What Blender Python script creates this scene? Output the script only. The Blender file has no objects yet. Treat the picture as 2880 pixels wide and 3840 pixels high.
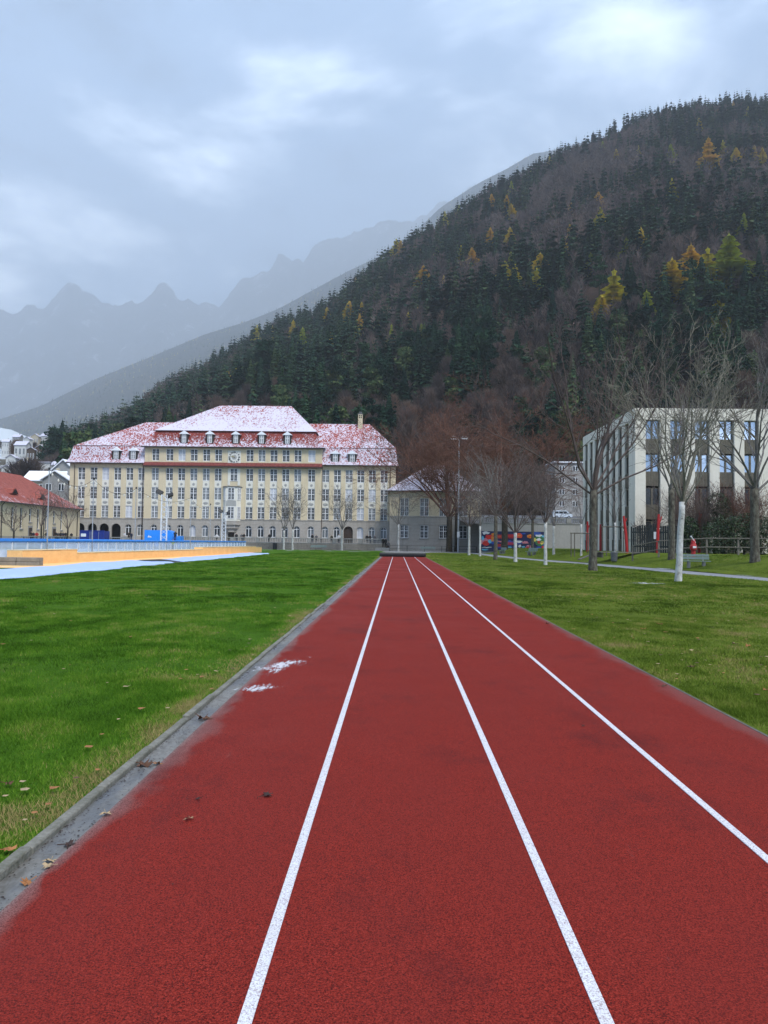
import bpy, bmesh, math, random
import numpy as np
from mathutils import Vector, Matrix

sc = bpy.context.scene
COL = sc.collection
R = math.radians

# ------------------------------------------------------------------ camera
EYE = 1.63
FPX = 2887.5                      # focal length in photograph pixels (2880 x 3840)
ROLL, PITCH, YAW = R(0.7), R(2.249), R(1.019)
CROT = Matrix.Rotation(YAW, 3, 'Z') @ Matrix.Rotation(R(90) + PITCH, 3, 'X') @ Matrix.Rotation(ROLL, 3, 'Z')
cam_d = bpy.data.cameras.new('camera')
cam_d.sensor_fit = 'VERTICAL'; cam_d.sensor_height = 36.0
cam_d.lens = FPX / 3840 * 36.0
cam_d.clip_start = 0.1; cam_d.clip_end = 40000
cam = bpy.data.objects.new('camera', cam_d); COL.objects.link(cam)
cam.matrix_world = Matrix.Translation((0, 0, EYE)) @ CROT.to_4x4()
sc.camera = cam

# ------------------------------------------------------------------ light
SUN_EL, SUN_AZ = R(54), R(148)     # azimuth from +Y, clockwise
w = bpy.data.worlds.new('World'); sc.world = w; w.use_nodes = True
nt = w.node_tree; nt.nodes.clear()
def wn(t, **k):
    n = nt.nodes.new(t)
    for a, b in k.items(): setattr(n, a, b)
    return n
out = wn('ShaderNodeOutputWorld'); bg = wn('ShaderNodeBackground')
sky = wn('ShaderNodeTexSky', sky_type='NISHITA'); sky.sun_disc = False
sky.sun_elevation = SUN_EL; sky.sun_rotation = SUN_AZ
tc = wn('ShaderNodeTexCoord'); sep = wn('ShaderNodeSeparateXYZ')
nt.links.new(tc.outputs['Generated'], sep.inputs[0])
mx = wn('ShaderNodeMath', operation='MAXIMUM'); mx.inputs[1].default_value = 0.0
nt.links.new(sep.outputs['Z'], mx.inputs[0])
ad = wn('ShaderNodeMath', operation='ADD'); ad.inputs[1].default_value = 0.22
nt.links.new(mx.outputs[0], ad.inputs[0])
dx = wn('ShaderNodeMath', operation='DIVIDE'); dy = wn('ShaderNodeMath', operation='DIVIDE')
for n_, s_ in ((dx, 'X'), (dy, 'Y')):
    nt.links.new(sep.outputs[s_], n_.inputs[0]); nt.links.new(ad.outputs[0], n_.inputs[1])
cmb = wn('ShaderNodeCombineXYZ'); cmb.inputs[2].default_value = 1.9
ngx = wn('ShaderNodeMath', operation='MULTIPLY'); ngx.inputs[1].default_value = -1.0
nt.links.new(dx.outputs[0], ngx.inputs[0]); nt.links.new(ngx.outputs[0], cmb.inputs[0]); nt.links.new(dy.outputs[0], cmb.inputs[1])
no = wn('ShaderNodeTexNoise'); no.inputs['Scale'].default_value = 1.45; no.inputs['Detail'].default_value = 7
no.inputs['Roughness'].default_value = 0.56; no.inputs['Distortion'].default_value = 0.35
nt.links.new(cmb.outputs[0], no.inputs['Vector'])
rp = wn('ShaderNodeValToRGB')
cr = rp.color_ramp; cr.interpolation = 'EASE'
cr.elements[0].position = 0.38; cr.elements[0].color = (0.045, 0.095, 0.175, 1)
cr.elements[1].position = 0.74; cr.elements[1].color = (1.75, 1.95, 2.25, 1)
e = cr.elements.new(0.52); e.color = (0.20, 0.32, 0.52, 1)
nt.links.new(no.outputs['Fac'], rp.inputs[0])
sk = wn('ShaderNodeMixRGB', blend_type='MULTIPLY'); sk.inputs[0].default_value = 1; sk.inputs[2].default_value = (0.1, 0.1, 0.1, 1)
nt.links.new(sky.outputs[0], sk.inputs[1])
mixc = wn('ShaderNodeMixRGB'); mixc.inputs[0].default_value = 0.9      # nine tenths cloud cover
nt.links.new(sk.outputs[0], mixc.inputs[1]); nt.links.new(rp.outputs[0], mixc.inputs[2])
nt.links.new(mixc.outputs[0], bg.inputs['Color']); bg.inputs['Strength'].default_value = 1.0
nt.links.new(bg.outputs[0], out.inputs['Surface'])
sun_d = bpy.data.lights.new('sun', 'SUN'); sun_d.energy = 1.5; sun_d.angle = R(20); sun_d.color = (1, 0.97, 0.92)
sun = bpy.data.objects.new('sun', sun_d); COL.objects.link(sun)
sdir = Vector((math.sin(SUN_AZ) * math.cos(SUN_EL), math.cos(SUN_AZ) * math.cos(SUN_EL), math.sin(SUN_EL)))
sun.rotation_euler = (-sdir).to_track_quat('-Z', 'Y').to_euler()
vs = sc.view_settings
vs.view_transform = 'Standard'; vs.look = 'None'; vs.exposure = 1.24; vs.gamma = 1.0
HAZE_DENSITY = 0.0001
cy = sc.cycles
cy.max_bounces = 6; cy.diffuse_bounces = 3; cy.glossy_bounces = 3; cy.transmission_bounces = 4
cy.transparent_max_bounces = 12; cy.volume_bounces = 2; cy.caustics_reflective = False; cy.caustics_refractive = False
cy.use_denoising = True

# ------------------------------------------------------------------ helpers
def P(px, py, Y):
    d = CROT @ Vector(((px - 1440) / FPX, -(py - 1920) / FPX, -1))
    t = Y / d.y
    return Vector((d.x * t, Y, EYE + d.z * t))
def G(px, py, z=0.0):
    d = CROT @ Vector(((px - 1440) / FPX, -(py - 1920) / FPX, -1))
    t = (z - EYE) / d.z
    return Vector((d.x * t, d.y * t, z))
def project(p):
    q = CROT.transposed() @ (Vector(p) - Vector((0, 0, EYE)))
    return (1440 + FPX * q.x / -q.z, 1920 - FPX * q.y / -q.z)
def smooth(a, b, x):
    t = min(1, max(0, (x - a) / (b - a))); return t * t * (3 - 2 * t)

def tag(o, label=None, cat=None, group=None, kind=None):
    if label: o['label'] = label
    if cat: o['category'] = cat
    if group: o['group'] = group
    if kind: o['kind'] = kind
    return o
def empty(name, loc=(0, 0, 0), rz=0.0, label=None, cat=None, group=None):
    o = bpy.data.objects.new(name, None); COL.objects.link(o)
    o.empty_display_size = 0.2
    o.location = loc; o.rotation_euler = (0, 0, rz)
    return tag(o, label, cat, group)
def link(name, me, parent=None, loc=None, rot=None, scale=None):
    o = bpy.data.objects.new(name, me); COL.objects.link(o)
    if parent: o.parent = parent
    if loc is not None: o.location = loc
    if rot is not None: o.rotation_euler = rot
    if scale is not None: o.scale = scale
    return o
def copy_tree(o, parent=None):
    c = o.copy(); COL.objects.link(c); c.parent = parent
    for ch in o.children: copy_tree(ch, c)
    return c

class MB:
    def __init__(s): s.v = []; s.f = []; s.m = []
    def add(s, vs, fs, mi=0):
        b = len(s.v); s.v += [tuple(p) for p in vs]
        s.f += [tuple(b + i for i in f) for f in fs]; s.m += [mi] * len(fs)
    def box(s, x0, x1, y0, y1, z0, z1, mi=0):
        s.add([(x0, y0, z0), (x1, y0, z0), (x1, y1, z0), (x0, y1, z0), (x0, y0, z1), (x1, y0, z1), (x1, y1, z1), (x0, y1, z1)],
              [(3, 2, 1, 0), (4, 5, 6, 7), (0, 1, 5, 4), (1, 2, 6, 5), (2, 3, 7, 6), (3, 0, 4, 7)], mi)
    def bevbox(s, x0, x1, y0, y1, z0, z1, b, mi=0):
        vs, fs = [], []
        def ring(z, i):
            vs.extend([(x0 + i + b, y0 + i, z), (x1 - i - b, y0 + i, z), (x1 - i, y0 + i + b, z), (x1 - i, y1 - i - b, z),
                       (x1 - i - b, y1 - i, z), (x0 + i + b, y1 - i, z), (x0 + i, y1 - i - b, z), (x0 + i, y0 + i + b, z)])
        ring(z0, b * .5); ring(z0 + b, 0); ring(z1 - b, 0); ring(z1, b * .5)
        for k in range(3):
            for i in range(8):
                j = (i + 1) % 8; fs.append((k * 8 + i, k * 8 + j, k * 8 + 8 + j, k * 8 + 8 + i))
        fs.append(tuple(range(7, -1, -1))); fs.append(tuple(range(24, 32)))
        s.add(vs, fs, mi)
    def poly(s, pts, mi=0): s.add(pts, [tuple(range(len(pts)))], mi)
    def prism(s, pts, h, mi=0):
        """pts: closed outline (3d), h: extrusion vector"""
        n = len(pts); h = Vector(h)
        a = [Vector(p) for p in pts]; vs = a + [p + h for p in a]
        fs = [tuple(range(n - 1, -1, -1)), tuple(range(n, 2 * n))]
        for i in range(n):
            j = (i + 1) % n; fs.append((i, j, n + j, n + i))
        s.add(vs, fs, mi)
    def tube(s, pts, rad, n=6, mi=0, cap=True):
        pts = [Vector(p) for p in pts]; k = len(pts)
        if not isinstance(rad, (list, tuple)): rad = [rad] * k
        vs, fs = [], []
        ref = None
        for i, p in enumerate(pts):
            d = (pts[min(i + 1, k - 1)] - pts[max(i - 1, 0)])
            if d.length < 1e-9: d = Vector((0, 0, 1))
            d.normalize()
            if ref is None:
                a = Vector((1, 0, 0)) if abs(d.x) < .8 else Vector((0, 1, 0))
            else: a = ref
            u = (a - d * a.dot(d))
            if u.length < 1e-6: u = d.orthogonal()
            u.normalize(); ref = u; v = d.cross(u)
            for j in range(n):
                t = 2 * math.pi * j / n
                vs.append(p + (u * math.cos(t) + v * math.sin(t)) * rad[i])
        for i in range(k - 1):
            for j in range(n):
                j2 = (j + 1) % n
                fs.append((i * n + j, i * n + j2, (i + 1) * n + j2, (i + 1) * n + j))
        if cap and n > 2:
            fs.append(tuple(range(n - 1, -1, -1))); fs.append(tuple(range((k - 1) * n, k * n)))
        s.add(vs, fs, mi)
    def lathe(s, prof, n=10, mi=0, c=(0, 0, 0)):
        s.tube([(c[0], c[1], c[2] + z) for r, z in prof], [r for r, z in prof], n, mi)
    def mesh(s, name, mats, smooth=False):
        me = bpy.data.meshes.new(name)
        me.from_pydata(s.v, [], s.f)
        for m in (mats if isinstance(mats, (list, tuple)) else [mats]): me.materials.append(m)
        if any(s.m): me.polygons.foreach_set('material_index', s.m)
        if smooth: me.polygons.foreach_set('use_smooth', [True] * len(s.f))
        me.update(); return me
    def build(s, name, mats, parent=None, loc=None, rot=None, smooth=False):
        return link(name, s.mesh(name, mats, smooth), parent, loc, rot)

def np_mesh(name, verts, tris, mat, tint=None):
    me = bpy.data.meshes.new(name)
    nv, ntr = len(verts), len(tris)
    me.vertices.add(nv); me.vertices.foreach_set('co', np.asarray(verts, np.float32).ravel())
    me.loops.add(ntr * 3); me.loops.foreach_set('vertex_index', np.asarray(tris, np.int32).ravel())
    me.polygons.add(ntr); me.polygons.foreach_set('loop_start', np.arange(0, ntr * 3, 3, dtype=np.int32))
    me.update(calc_edges=True)
    if tint is not None:
        a = me.attributes.new('tint', 'FLOAT', 'POINT'); a.data.foreach_set('value', np.asarray(tint, np.float32))
    for m in (mat if isinstance(mat, (list, tuple)) else [mat]): me.materials.append(m)
    return me

# value noise for placement and terrain
_rs = np.random.RandomState(5); _LAT = _rs.rand(64, 64)
def vnoise(x, y):
    x = np.asarray(x, float); y = np.asarray(y, float)
    xi = np.floor(x).astype(int); yi = np.floor(y).astype(int); fx = x - xi; fy = y - yi
    fx = fx * fx * (3 - 2 * fx); fy = fy * fy * (3 - 2 * fy)
    g = lambda a, b: _LAT[a % 64, b % 64]
    return (g(xi, yi) * (1 - fx) + g(xi + 1, yi) * fx) * (1 - fy) + (g(xi, yi + 1) * (1 - fx) + g(xi + 1, yi + 1) * fx) * fy
def fbm(x, y, o=4):
    s = 0; a = .5
    for k in range(o): s = s + a * vnoise(np.asarray(x) * 2 ** k + 7.3 * k, np.asarray(y) * 2 ** k + 3.1 * k); a *= .5
    return s

# ------------------------------------------------------------------ materials
MATS = {}
def nodes(name):
    m = bpy.data.materials.new(name); m.use_nodes = True
    MATS[name] = m
    return m, m.node_tree, m.node_tree.nodes['Principled BSDF']
def nd(t, ty, **k):
    n = t.nodes.new(ty)
    for a, b in k.items():
        if hasattr(n, a): setattr(n, a, b)
        else: n.inputs[a.replace('_', ' ')].default_value = b
    return n
def coords(t, kind='Object'):
    return nd(t, 'ShaderNodeTexCoord').outputs[kind]
def noise(t, vec, scale, detail=3, rough=.55, dist=0):
    n = nd(t, 'ShaderNodeTexNoise'); n.inputs['Scale'].default_value = scale; n.inputs['Detail'].default_value = detail
    n.inputs['Roughness'].default_value = rough; n.inputs['Distortion'].default_value = dist
    t.links.new(vec, n.inputs['Vector']); return n.outputs['Fac']
def ramp(t, fac, stops, interp='LINEAR'):
    r = nd(t, 'ShaderNodeValToRGB'); r.color_ramp.interpolation = interp
    el = r.color_ramp.elements
    while len(el) < len(stops): el.new(0.5)
    for q, (p, c) in zip(el, stops):
        q.position = p; q.color = (c, c, c, 1) if isinstance(c, (int, float)) else tuple(c) + (1,)
    t.links.new(fac, r.inputs[0]); return r.outputs[0]
def mixc_(t, fac, a, b, mode='MIX'):
    n = nd(t, 'ShaderNodeMixRGB', blend_type=mode)
    for i, x in ((0, fac), (1, a), (2, b)):
        if isinstance(x, (int, float)): n.inputs[i].default_value = x if i == 0 else (x, x, x, 1)
        elif isinstance(x, tuple): n.inputs[i].default_value = x + (1,)
        else: t.links.new(x, n.inputs[i])
    return n.outputs[0]
def math_(t, op, a, b=0.0, c=None):
    n = nd(t, 'ShaderNodeMath', operation=op)
    for i, x in ((0, a), (1, b), (2, c)):
        if x is None: continue
        if isinstance(x, (int, float)): n.inputs[i].default_value = x
        else: t.links.new(x, n.inputs[i])
    return n.outputs[0]
def bump(t, p, h, strength=.3, dist=.02):
    b = nd(t, 'ShaderNodeBump'); b.inputs['Strength'].default_value = strength; b.inputs['Distance'].default_value = dist
    t.links.new(h, b.inputs['Height']); t.links.new(b.outputs[0], p.inputs['Normal'])
def sepxyz(t, v):
    n = nd(t, 'ShaderNodeSeparateXYZ'); t.links.new(v, n.inputs[0]); return n.outputs
def scalev(t, v, s):
    n = nd(t, 'ShaderNodeMapping'); n.inputs['Scale'].default_value = s; t.links.new(v, n.inputs['Vector']); return n.outputs[0]

def M(name, col, rough=.8, var=.18, scale=3.0, bmp=0.0, metallic=0.0, spec=.4, col2=None, bscale=None):
    m, t, p = nodes(name)
    c = coords(t)
    c2 = col2 or tuple(x * (1 - 2 * var) for x in col)
    f = mixc_(t, .5, noise(t, c, scale, 4), noise(t, c, scale * 7.3, 3))
    t.links.new(ramp(t, f, [(.32, c2), (.68, tuple(min(1, x * (1 + var * .4)) for x in col))]), p.inputs['Base Color'])
    p.inputs['Roughness'].default_value = rough; p.inputs['Metallic'].default_value = metallic
    p.inputs['Specular IOR Level'].default_value = spec
    if bmp: bump(t, p, noise(t, c, bscale or scale * 6, 4), bmp)
    return m
def tint_mat(name, stops, rough=.9, spec=.05, attr='tint'):
    m, t, p = nodes(name)
    a = nd(t, 'ShaderNodeAttribute'); a.attribute_name = attr
    f = a.outputs['Fac']
    t.links.new(ramp(t, f, stops), p.inputs['Base Color'])
    p.inputs['Roughness'].default_value = rough; p.inputs['Specular IOR Level'].default_value = spec
    return m

# ------------------------------------------------------------------ ground surfaces
M('asphalt', (.095, .095, .10), .8, .2, .8, .3, bscale=60)
M('path_asphalt', (.25, .255, .275), .8, .2, .8, .3, bscale=60)
M('soil', (.09, .075, .055), .95, .3, .3, .2)
M('concrete', (.30, .295, .28), .85, .2, .7, .15, bscale=40)
M('paving', (.26, .255, .25), .85, .2, .4, .1)
M('snow', (.80, .82, .86), .7, .05, 2, .3, bscale=8)

def lawn_mat(name, a, b, c, dead):
    m, t, p = nodes(name)
    v = coords(t)
    big = noise(t, v, .16, 4, .6); mid = noise(t, v, 1.3, 4, .6); fine = noise(t, v, 26, 3, .7)
    stretched = noise(t, scalev(t, v, (1, .55, 1)), 3.4, 3, .6)
    f = math_(t, 'ADD', math_(t, 'MULTIPLY', big, .35), math_(t, 'ADD', math_(t, 'MULTIPLY', stretched, .3), math_(t, 'MULTIPLY', fine, .35)))
    col = ramp(t, f, [(.34, a), (.5, b), (.66, c)])
    d = ramp(t, noise(t, v, .9, 5, .65), [(.60, 0.0), (.74, 1.0)])
    col = mixc_(t, math_(t, 'MULTIPLY', d, dead), col, (.13, .11, .04))
    t.links.new(col, p.inputs['Base Color'])
    p.inputs['Roughness'].default_value = .95; p.inputs['Specular IOR Level'].default_value = .04
    bump(t, p, math_(t, 'ADD', fine, math_(t, 'MULTIPLY', mid, 1.5)), .8, .05)
    return m
lawn_mat('lawn_green', (.026, .062, .005), (.047, .112, .008), (.082, .165, .016), .3)
lawn_mat('lawn_olive', (.046, .066, .009), (.084, .118, .015), (.14, .172, .030), .45)

# a) the broad valley floor
g = MB(); g.poly([(-18900, -370, -.3), (18900, -370, -.3), (18900, 23100, -.3), (-18900, 23100, -.3)])
tag(g.build('ground', MATS['soil']), kind='structure')

X_KERB0, X_KERB1, X_GUT, X_TR, TR_END = -1.925, -1.862, -1.70, 3.17, 86.5
XP = [(-30, 23.0), (30, 19.6), (38, 18.2), (52, 17.3), (66, 16.0), (84, 13.6), (100, 12.9), (120, 12.6), (150, 12.4)]
def path_x(Y):
    return float(np.interp(Y, [a for a, b in XP], [b for a, b in XP]))
def lawn_h(X, Y):
    b = .025 * math.sin(X * .9 + Y * .21) * math.sin(Y * .37 - X * .2) + .02
    if X > X_TR: b *= smooth(X_TR, X_TR + 2, X)
    else: b *= smooth(-X_KERB0, -X_KERB0 + 2, -X)
    return b + .95 * smooth(1.6, 6.0, X - path_x(Y)) * smooth(20, 48, Y)
def grid_sheet(name, mat, fx0, fx1, ys, nx, zf):
    vs = []; 
    for y in ys:
        a, b = fx0(y), fx1(y)
        for i in range(nx + 1):
            x = a + (b - a) * i / nx
            vs.append((x, y, zf(x, y)))
    k = len(ys); n1 = nx + 1
    fs = [(r * n1 + i, r * n1 + i + 1, (r + 1) * n1 + i + 1, (r + 1) * n1 + i) for r in range(k - 1) for i in range(nx)]
    m = MB(); m.add(vs, fs); return m.build(name, mat, smooth=True)
ysA = [-12 + 1.5 * i for i in range(24)] + [24 + 4 * i for i in range(1, 31)]
tag(grid_sheet('lawn', MATS['lawn_green'], lambda y: -62, lambda y: X_KERB0 + .01, ysA, 60, lambda x, y: lawn_h(x, y) + .012), kind='structure')
tag(grid_sheet('lawn', MATS['lawn_green'], lambda y: X_KERB0 + .01, lambda y: X_TR, [91.5, 100, 110, 122], 4, lambda x, y: .012), kind='structure')
ysB = [-12 + 1.5 * i for i in range(24)] + [24 + 3 * i for i in range(1, 35)]
tag(grid_sheet('lawn', MATS['lawn_olive'], lambda y: X_TR, lambda y: path_x(y) - 1.2, ysB, 16, lambda x, y: lawn_h(x, y) + .012), kind='structure')
tag(grid_sheet('lawn', MATS['lawn_olive'], lambda y: path_x(y) + 1.2, lambda y: path_x(y) + 60, ysB, 40, lambda x, y: lawn_h(x, y) + .012), kind='structure')
tag(grid_sheet('path', MATS['path_asphalt'], lambda y: path_x(y) - 1.24, lambda y: path_x(y) + 1.24, [-30 + 4 * i for i in range(46)], 2, lambda x, y: .016), kind='structure')
tag(grid_sheet('forecourt_path', MATS['paving'], lambda y: -62, lambda y: 13.0, [126, 136, 149.9], 10, lambda x, y: .02), kind='structure')
tag(grid_sheet('cross_path', MATS['paving'], lambda y: -1.9, lambda y: 12.0, [121.5, 126.2], 4, lambda x, y: .024), kind='structure')

# b) running track
m, t, p = nodes('track_rubber')
v = coords(t); x3 = sepxyz(t, v)
gran = noise(t, v, 140, 2, .8); gran2 = noise(t, v, 300, 1, .6); broad = noise(t, v, .35, 4, .6); mid = noise(t, scalev(t, v, (1, .35, 1)), 1.6, 4, .6)
base = ramp(t, gran, [(.36, (.022, .004, .003)), (.46, (.16, .012, .008)), (.60, (.28, .026, .015)), (.76, (.44, .060, .040))])
base = mixc_(t, ramp(t, math_(t, 'ADD', math_(t, 'MULTIPLY', broad, .6), math_(t, 'MULTIPLY', mid, .4)), [(.38, .0), (.66, .5)]), base, (.16, .022, .018))
edge = math_(t, 'SUBTRACT', x3[0], X_GUT)                       # dust swept against the gutter
dn = math_(t, 'MULTIPLY', math_(t, 'SUBTRACT', noise(t, scalev(t, v, (1, .5, 1)), 1.1, 4, .7), .30), .75)
dust = ramp(t, math_(t, 'DIVIDE', edge, math_(t, 'MAXIMUM', dn, .02)), [(.0, .8), (.3, .45), (1.0, .0)], 'EASE')
dust = math_(t, 'MULTIPLY', dust, ramp(t, gran, [(.40, .45), (.58, 1.0)]))
base = mixc_(t, dust, base, mixc_(t, gran, (.12, .10, .095), (.30, .26, .245)))
edge2 = math_(t, 'SUBTRACT', X_TR, x3[0])
dust2 = ramp(t, math_(t, 'DIVIDE', edge2, math_(t, 'MAXIMUM', math_(t, 'MULTIPLY', dn, 1.3), .02)), [(.0, .5), (1.0, .0)], 'EASE')
base = mixc_(t, dust2, base, (.17, .09, .085))
stain = ramp(t, noise(t, scalev(t, v, (1, .6, 1)), .8, 6, .72), [(.53, 0.0), (.66, .5)])
base = mixc_(t, stain, base, (.075, .012, .012))
scuff = ramp(t, noise(t, scalev(t, v, (2.2, .25, 1)), 3.0, 5, .8), [(.66, 0.0), (.75, .3)])
base = mixc_(t, scuff, base, (.30, .12, .11))
t.links.new(base, p.inputs['Base Color'])
t.links.new(ramp(t, broad, [(.35, .62), (.65, .8)]), p.inputs['Roughness'])
p.inputs['Specular IOR Level'].default_value = .10
bump(t, p, math_(t, 'ADD', gran, gran2), .7, .006)
tr = MB(); tr.poly([(X_GUT, -12, .012), (X_TR, -12, .012), (X_TR, TR_END, .012), (X_GUT, TR_END, .012)])
track = tag(tr.build('running_track', m), kind='structure')
m, t, p = nodes('line_paint')
v = coords(t); gran = noise(t, v, 150, 2, .8)
t.links.new(mixc_(t, ramp(t, noise(t, v, 1.2, 5, .7), [(.45, .0), (.75, .35)]), ramp(t, gran, [(.36, (.28, .20, .20)), (.50, (.60, .60, .64)), (.7, (.74, .75, .79))]), (.42, .36, .37)), p.inputs['Base Color'])
p.inputs['Roughness'].default_value = .7; bump(t, p, gran, .5, .005)
for xl in (-.493, .728, 1.935):
    l = MB(); n_ = 60
    l.box(xl - .024, xl + .024, -12, TR_END, .0125, .0165)
    l.build('lane_line', m, track)
M('edge_strip', (.13, .12, .105), .85, .25, 2, .2)
es = MB(); es.box(X_TR + .001, X_TR + .028, -12, TR_END, -.05, .015)
es.build('edge_strip', MATS['edge_strip'], track)
# gutter slabs and kerb stones, metre by metre
m, t, p = nodes('gutter_concrete')
v = coords(t, 'Generated'); vo = nd(t, 'ShaderNodeNewGeometry').outputs['Position']
wet = ramp(t, noise(t, scalev(t, vo, (1.5, .5, 1)), 1.4, 5, .65), [(.42, 0.0), (.6, 1.0)])
base = mixc_(t, noise(t, vo, 18, 4), (.10, .098, .09), (.24, .232, .215))
base = mixc_(t, ramp(t, noise(t, scalev(t, vo, (1.4, .5, 1)), 3.3, 5, .75), [(.5, 0.0), (.66, .7)]), base, (.055, .045, .032))
base = mixc_(t, wet, base, (.085, .088, .095))
spk = ramp(t, noise(t, vo, 38, 2, .5), [(.64, 0.0), (.69, 1.0)])
base = mixc_(t, math_(t, 'MULTIPLY', spk, .9), base, (.02, .016, .012))
t.links.new(base, p.inputs['Base Color'])
t.links.new(ramp(t, wet, [(0, .75), (1, .22)]), p.inputs['Roughness'])
bump(t, p, noise(t, vo, 55, 3), .25, .01)
gb = MB(); gb.bevbox(X_KERB1 + .002, X_GUT - .002, -.498, .498, -.1, .004, .004)
gme = gb.mesh('gutter_slab', m)
M('kerb_concrete', (.19, .18, .155), .9, .4, 5, .5, col2=(.085, .085, .06), bscale=40)
kb = MB(); kb.bevbox(X_KERB0, X_KERB1, -.496, .496, -.1, .026, .008)
kme = kb.mesh('kerb_stone', MATS['kerb_concrete'])
gut = empty('gutter', (0, 0, 0)); tag(gut, kind='structure')
rng = random.Random(3)
for i in range(98):
    y = -10.5 + i
    if y > TR_END - .5: break
    link('gutter_slab', gme, gut, (0, y, 0))
    link('kerb_stone', kme, gut, (rng.uniform(-.005, .005), y, rng.uniform(-.006, .004)), (0, rng.uniform(-.01, .01), rng.uniform(-.003, .003)))

# ------------------------------------------------------------------ hills
def interp_u(pts):
    """silhouette in photograph pixels -> tangent of elevation as a function of u = X/Y"""
    us, es = [], []
    for x, y in pts:
        q = P(x * 1.736, y * 1.736, 1.0); us.append(q.x); es.append(q.z - EYE)
    return np.array(us), np.array(es)
S1 = interp_u([(60, 965), (180, 945), (250, 915), (312, 876), (365, 832), (432, 804), (521, 754), (594, 706), (677, 684), (734, 648), (791, 595), (864, 546), (960, 484), (1056, 421), (1132, 382), (1209, 331), (1276, 303), (1429, 246), (1500, 238), (1602, 227), (1700, 222), (2300, 170)])
S2 = interp_u([(-300, 985), (0, 905), (94, 875), (208, 818), (312, 776), (375, 750), (442, 722), (521, 698), (599, 667), (677, 625), (755, 584), (823, 552), (912, 487), (950, 449), (1032, 396), (1094, 365), (1151, 332), (1180, 328), (1300, 300), (1659, 250), (2300, 200)])
S3 = interp_u([(-700, 640), (-300, 690), (0, 668), (60, 658), (95, 655), (125, 628), (155, 612), (185, 630), (222, 662), (270, 648), (310, 640), (330, 620), (350, 613), (372, 626), (420, 655), (475, 660), (500, 622), (525, 602), (590, 585), (602, 555), (624, 545), (645, 562), (655, 575), (680, 540), (720, 515), (780, 492), (805, 474), (840, 463), (880, 470), (960, 440), (1100, 380), (1500, 330), (2300, 300)])
YB, SCALE_R = 215.0, 1.0
def ridge_y(u): return 1150 + 150 * np.clip(u, -.6, .9)
def hill_z(X, Y):
    X = np.asarray(X, float); Y = np.asarray(Y, float)
    u = X / Y
    yr = ridge_y(u); er = np.interp(u, *S1)
    zr = er * yr + EYE
    s = (Y - YB) / (yr - YB)
    bmp = (fbm(X / 130 + 9, Y / 130) - .47) * 30
    up = zr * np.clip(s, 0, 1) ** 1.08 + bmp * np.clip(s, 0, 1) * np.clip(1.15 - s, 0, 1) * 3
    return np.where(s <= 1, up, zr * (1 - (s - 1) * .9))
def hill2_z(X, Y):
    u = np.asarray(X, float) / Y
    yr = 9000 + 300 * u; zr = np.interp(u, *S2) * yr + EYE
    s = (Y - 3000) / (yr - 3000)
    b = (fbm(np.asarray(X) / 650 + 3, np.asarray(Y) / 650 + 11) - .47) * 240
    return np.where(s <= 1, zr * np.clip(s, 0, 1) + b * np.clip(s, 0, 1) * np.clip(1.05 - s, 0, 1) * 2, zr * (1 - (s - 1) * 1.2))
def hill3_z(X, Y):
    u = np.asarray(X, float) / Y
    yr = 20500 + 900 * u; zr = (np.interp(u, *S3) + .030 * (fbm(u * 55 + 30, u * 0 + 2, 4) - .47)) * yr + EYE
    s = (Y - 11500) / (yr - 11500)
    b = (fbm(np.asarray(X) / 1100 + 3, np.asarray(Y) / 1400 + 5, 5) - .47) * 1900
    return np.where(s <= 1, zr * np.clip(s, 0, 1) ** 1.25 + b * np.clip(s, 0, 1) * np.clip(1.0 - s, 0, 1) * 2.4, zr * (1 - (s - 1) * 2))
def terrain(name, fz, u0, u1, nu, ys_of_u, ny, mat):
    us = np.linspace(u0, u1, nu)
    vs = np.zeros((nu, ny, 3))
    for i, u in enumerate(us):
        ys = ys_of_u(u); X = u * ys
        vs[i, :, 0] = X; vs[i, :, 1] = ys; vs[i, :, 2] = fz(X, ys) - .4
    idx = np.arange(nu * ny).reshape(nu, ny)
    a, b, c, d = idx[:-1, :-1].ravel(), idx[1:, :-1].ravel(), idx[1:, 1:].ravel(), idx[:-1, 1:].ravel()
    tris = np.vstack([np.stack([a, b, c], 1), np.stack([a, c, d], 1)])
    me = np_mesh(name, vs.reshape(-1, 3), tris, mat)
    me.polygons.foreach_set('use_smooth', [True] * len(me.polygons))
    return tag(link(name, me), kind='structure')
m, t, p = nodes('hill_litter')
v = coords(t)
base = ramp(t, mixc_(t, .5, noise(t, v, .02, 5, .65), noise(t, v, .25, 4, .7)), [(.35, (.020, .015, .012)), (.52, (.040, .026, .020)), (.68, (.075, .042, .030))])
t.links.new(base, p.inputs['Base Color']); p.inputs['Roughness'].default_value = 1; p.inputs['Specular IOR Level'].default_value = .05
bump(t, p, noise(t, v, .4, 4), .7, 1.0)
m2, t, p = nodes('far_forest_floor')
v = coords(t)
base = ramp(t, mixc_(t, .5, noise(t, v, .004, 5, .6), noise(t, v, .05, 4, .75)), [(.36, (.014, .022, .016)), (.5, (.032, .034, .022)), (.62, (.075, .055, .032)), (.72, (.10, .085, .04))])
t.links.new(base, p.inputs['Base Color']); p.inputs['Roughness'].default_value = 1; p.inputs['Specular IOR Level'].default_value = .05
bump(t, p, noise(t, v, .08, 4), 1, 8.0)
m3, t, p = nodes('far_rock')
v = coords(t)
cl = noise(t, scalev(t, v, (1, 1, .35)), .0023, 6, .7)
base = ramp(t, cl, [(.36, (.02, .026, .024)), (.52, (.06, .062, .062)), (.60, (.11, .11, .115)), (.66, (.45, .46, .5))])
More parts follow.
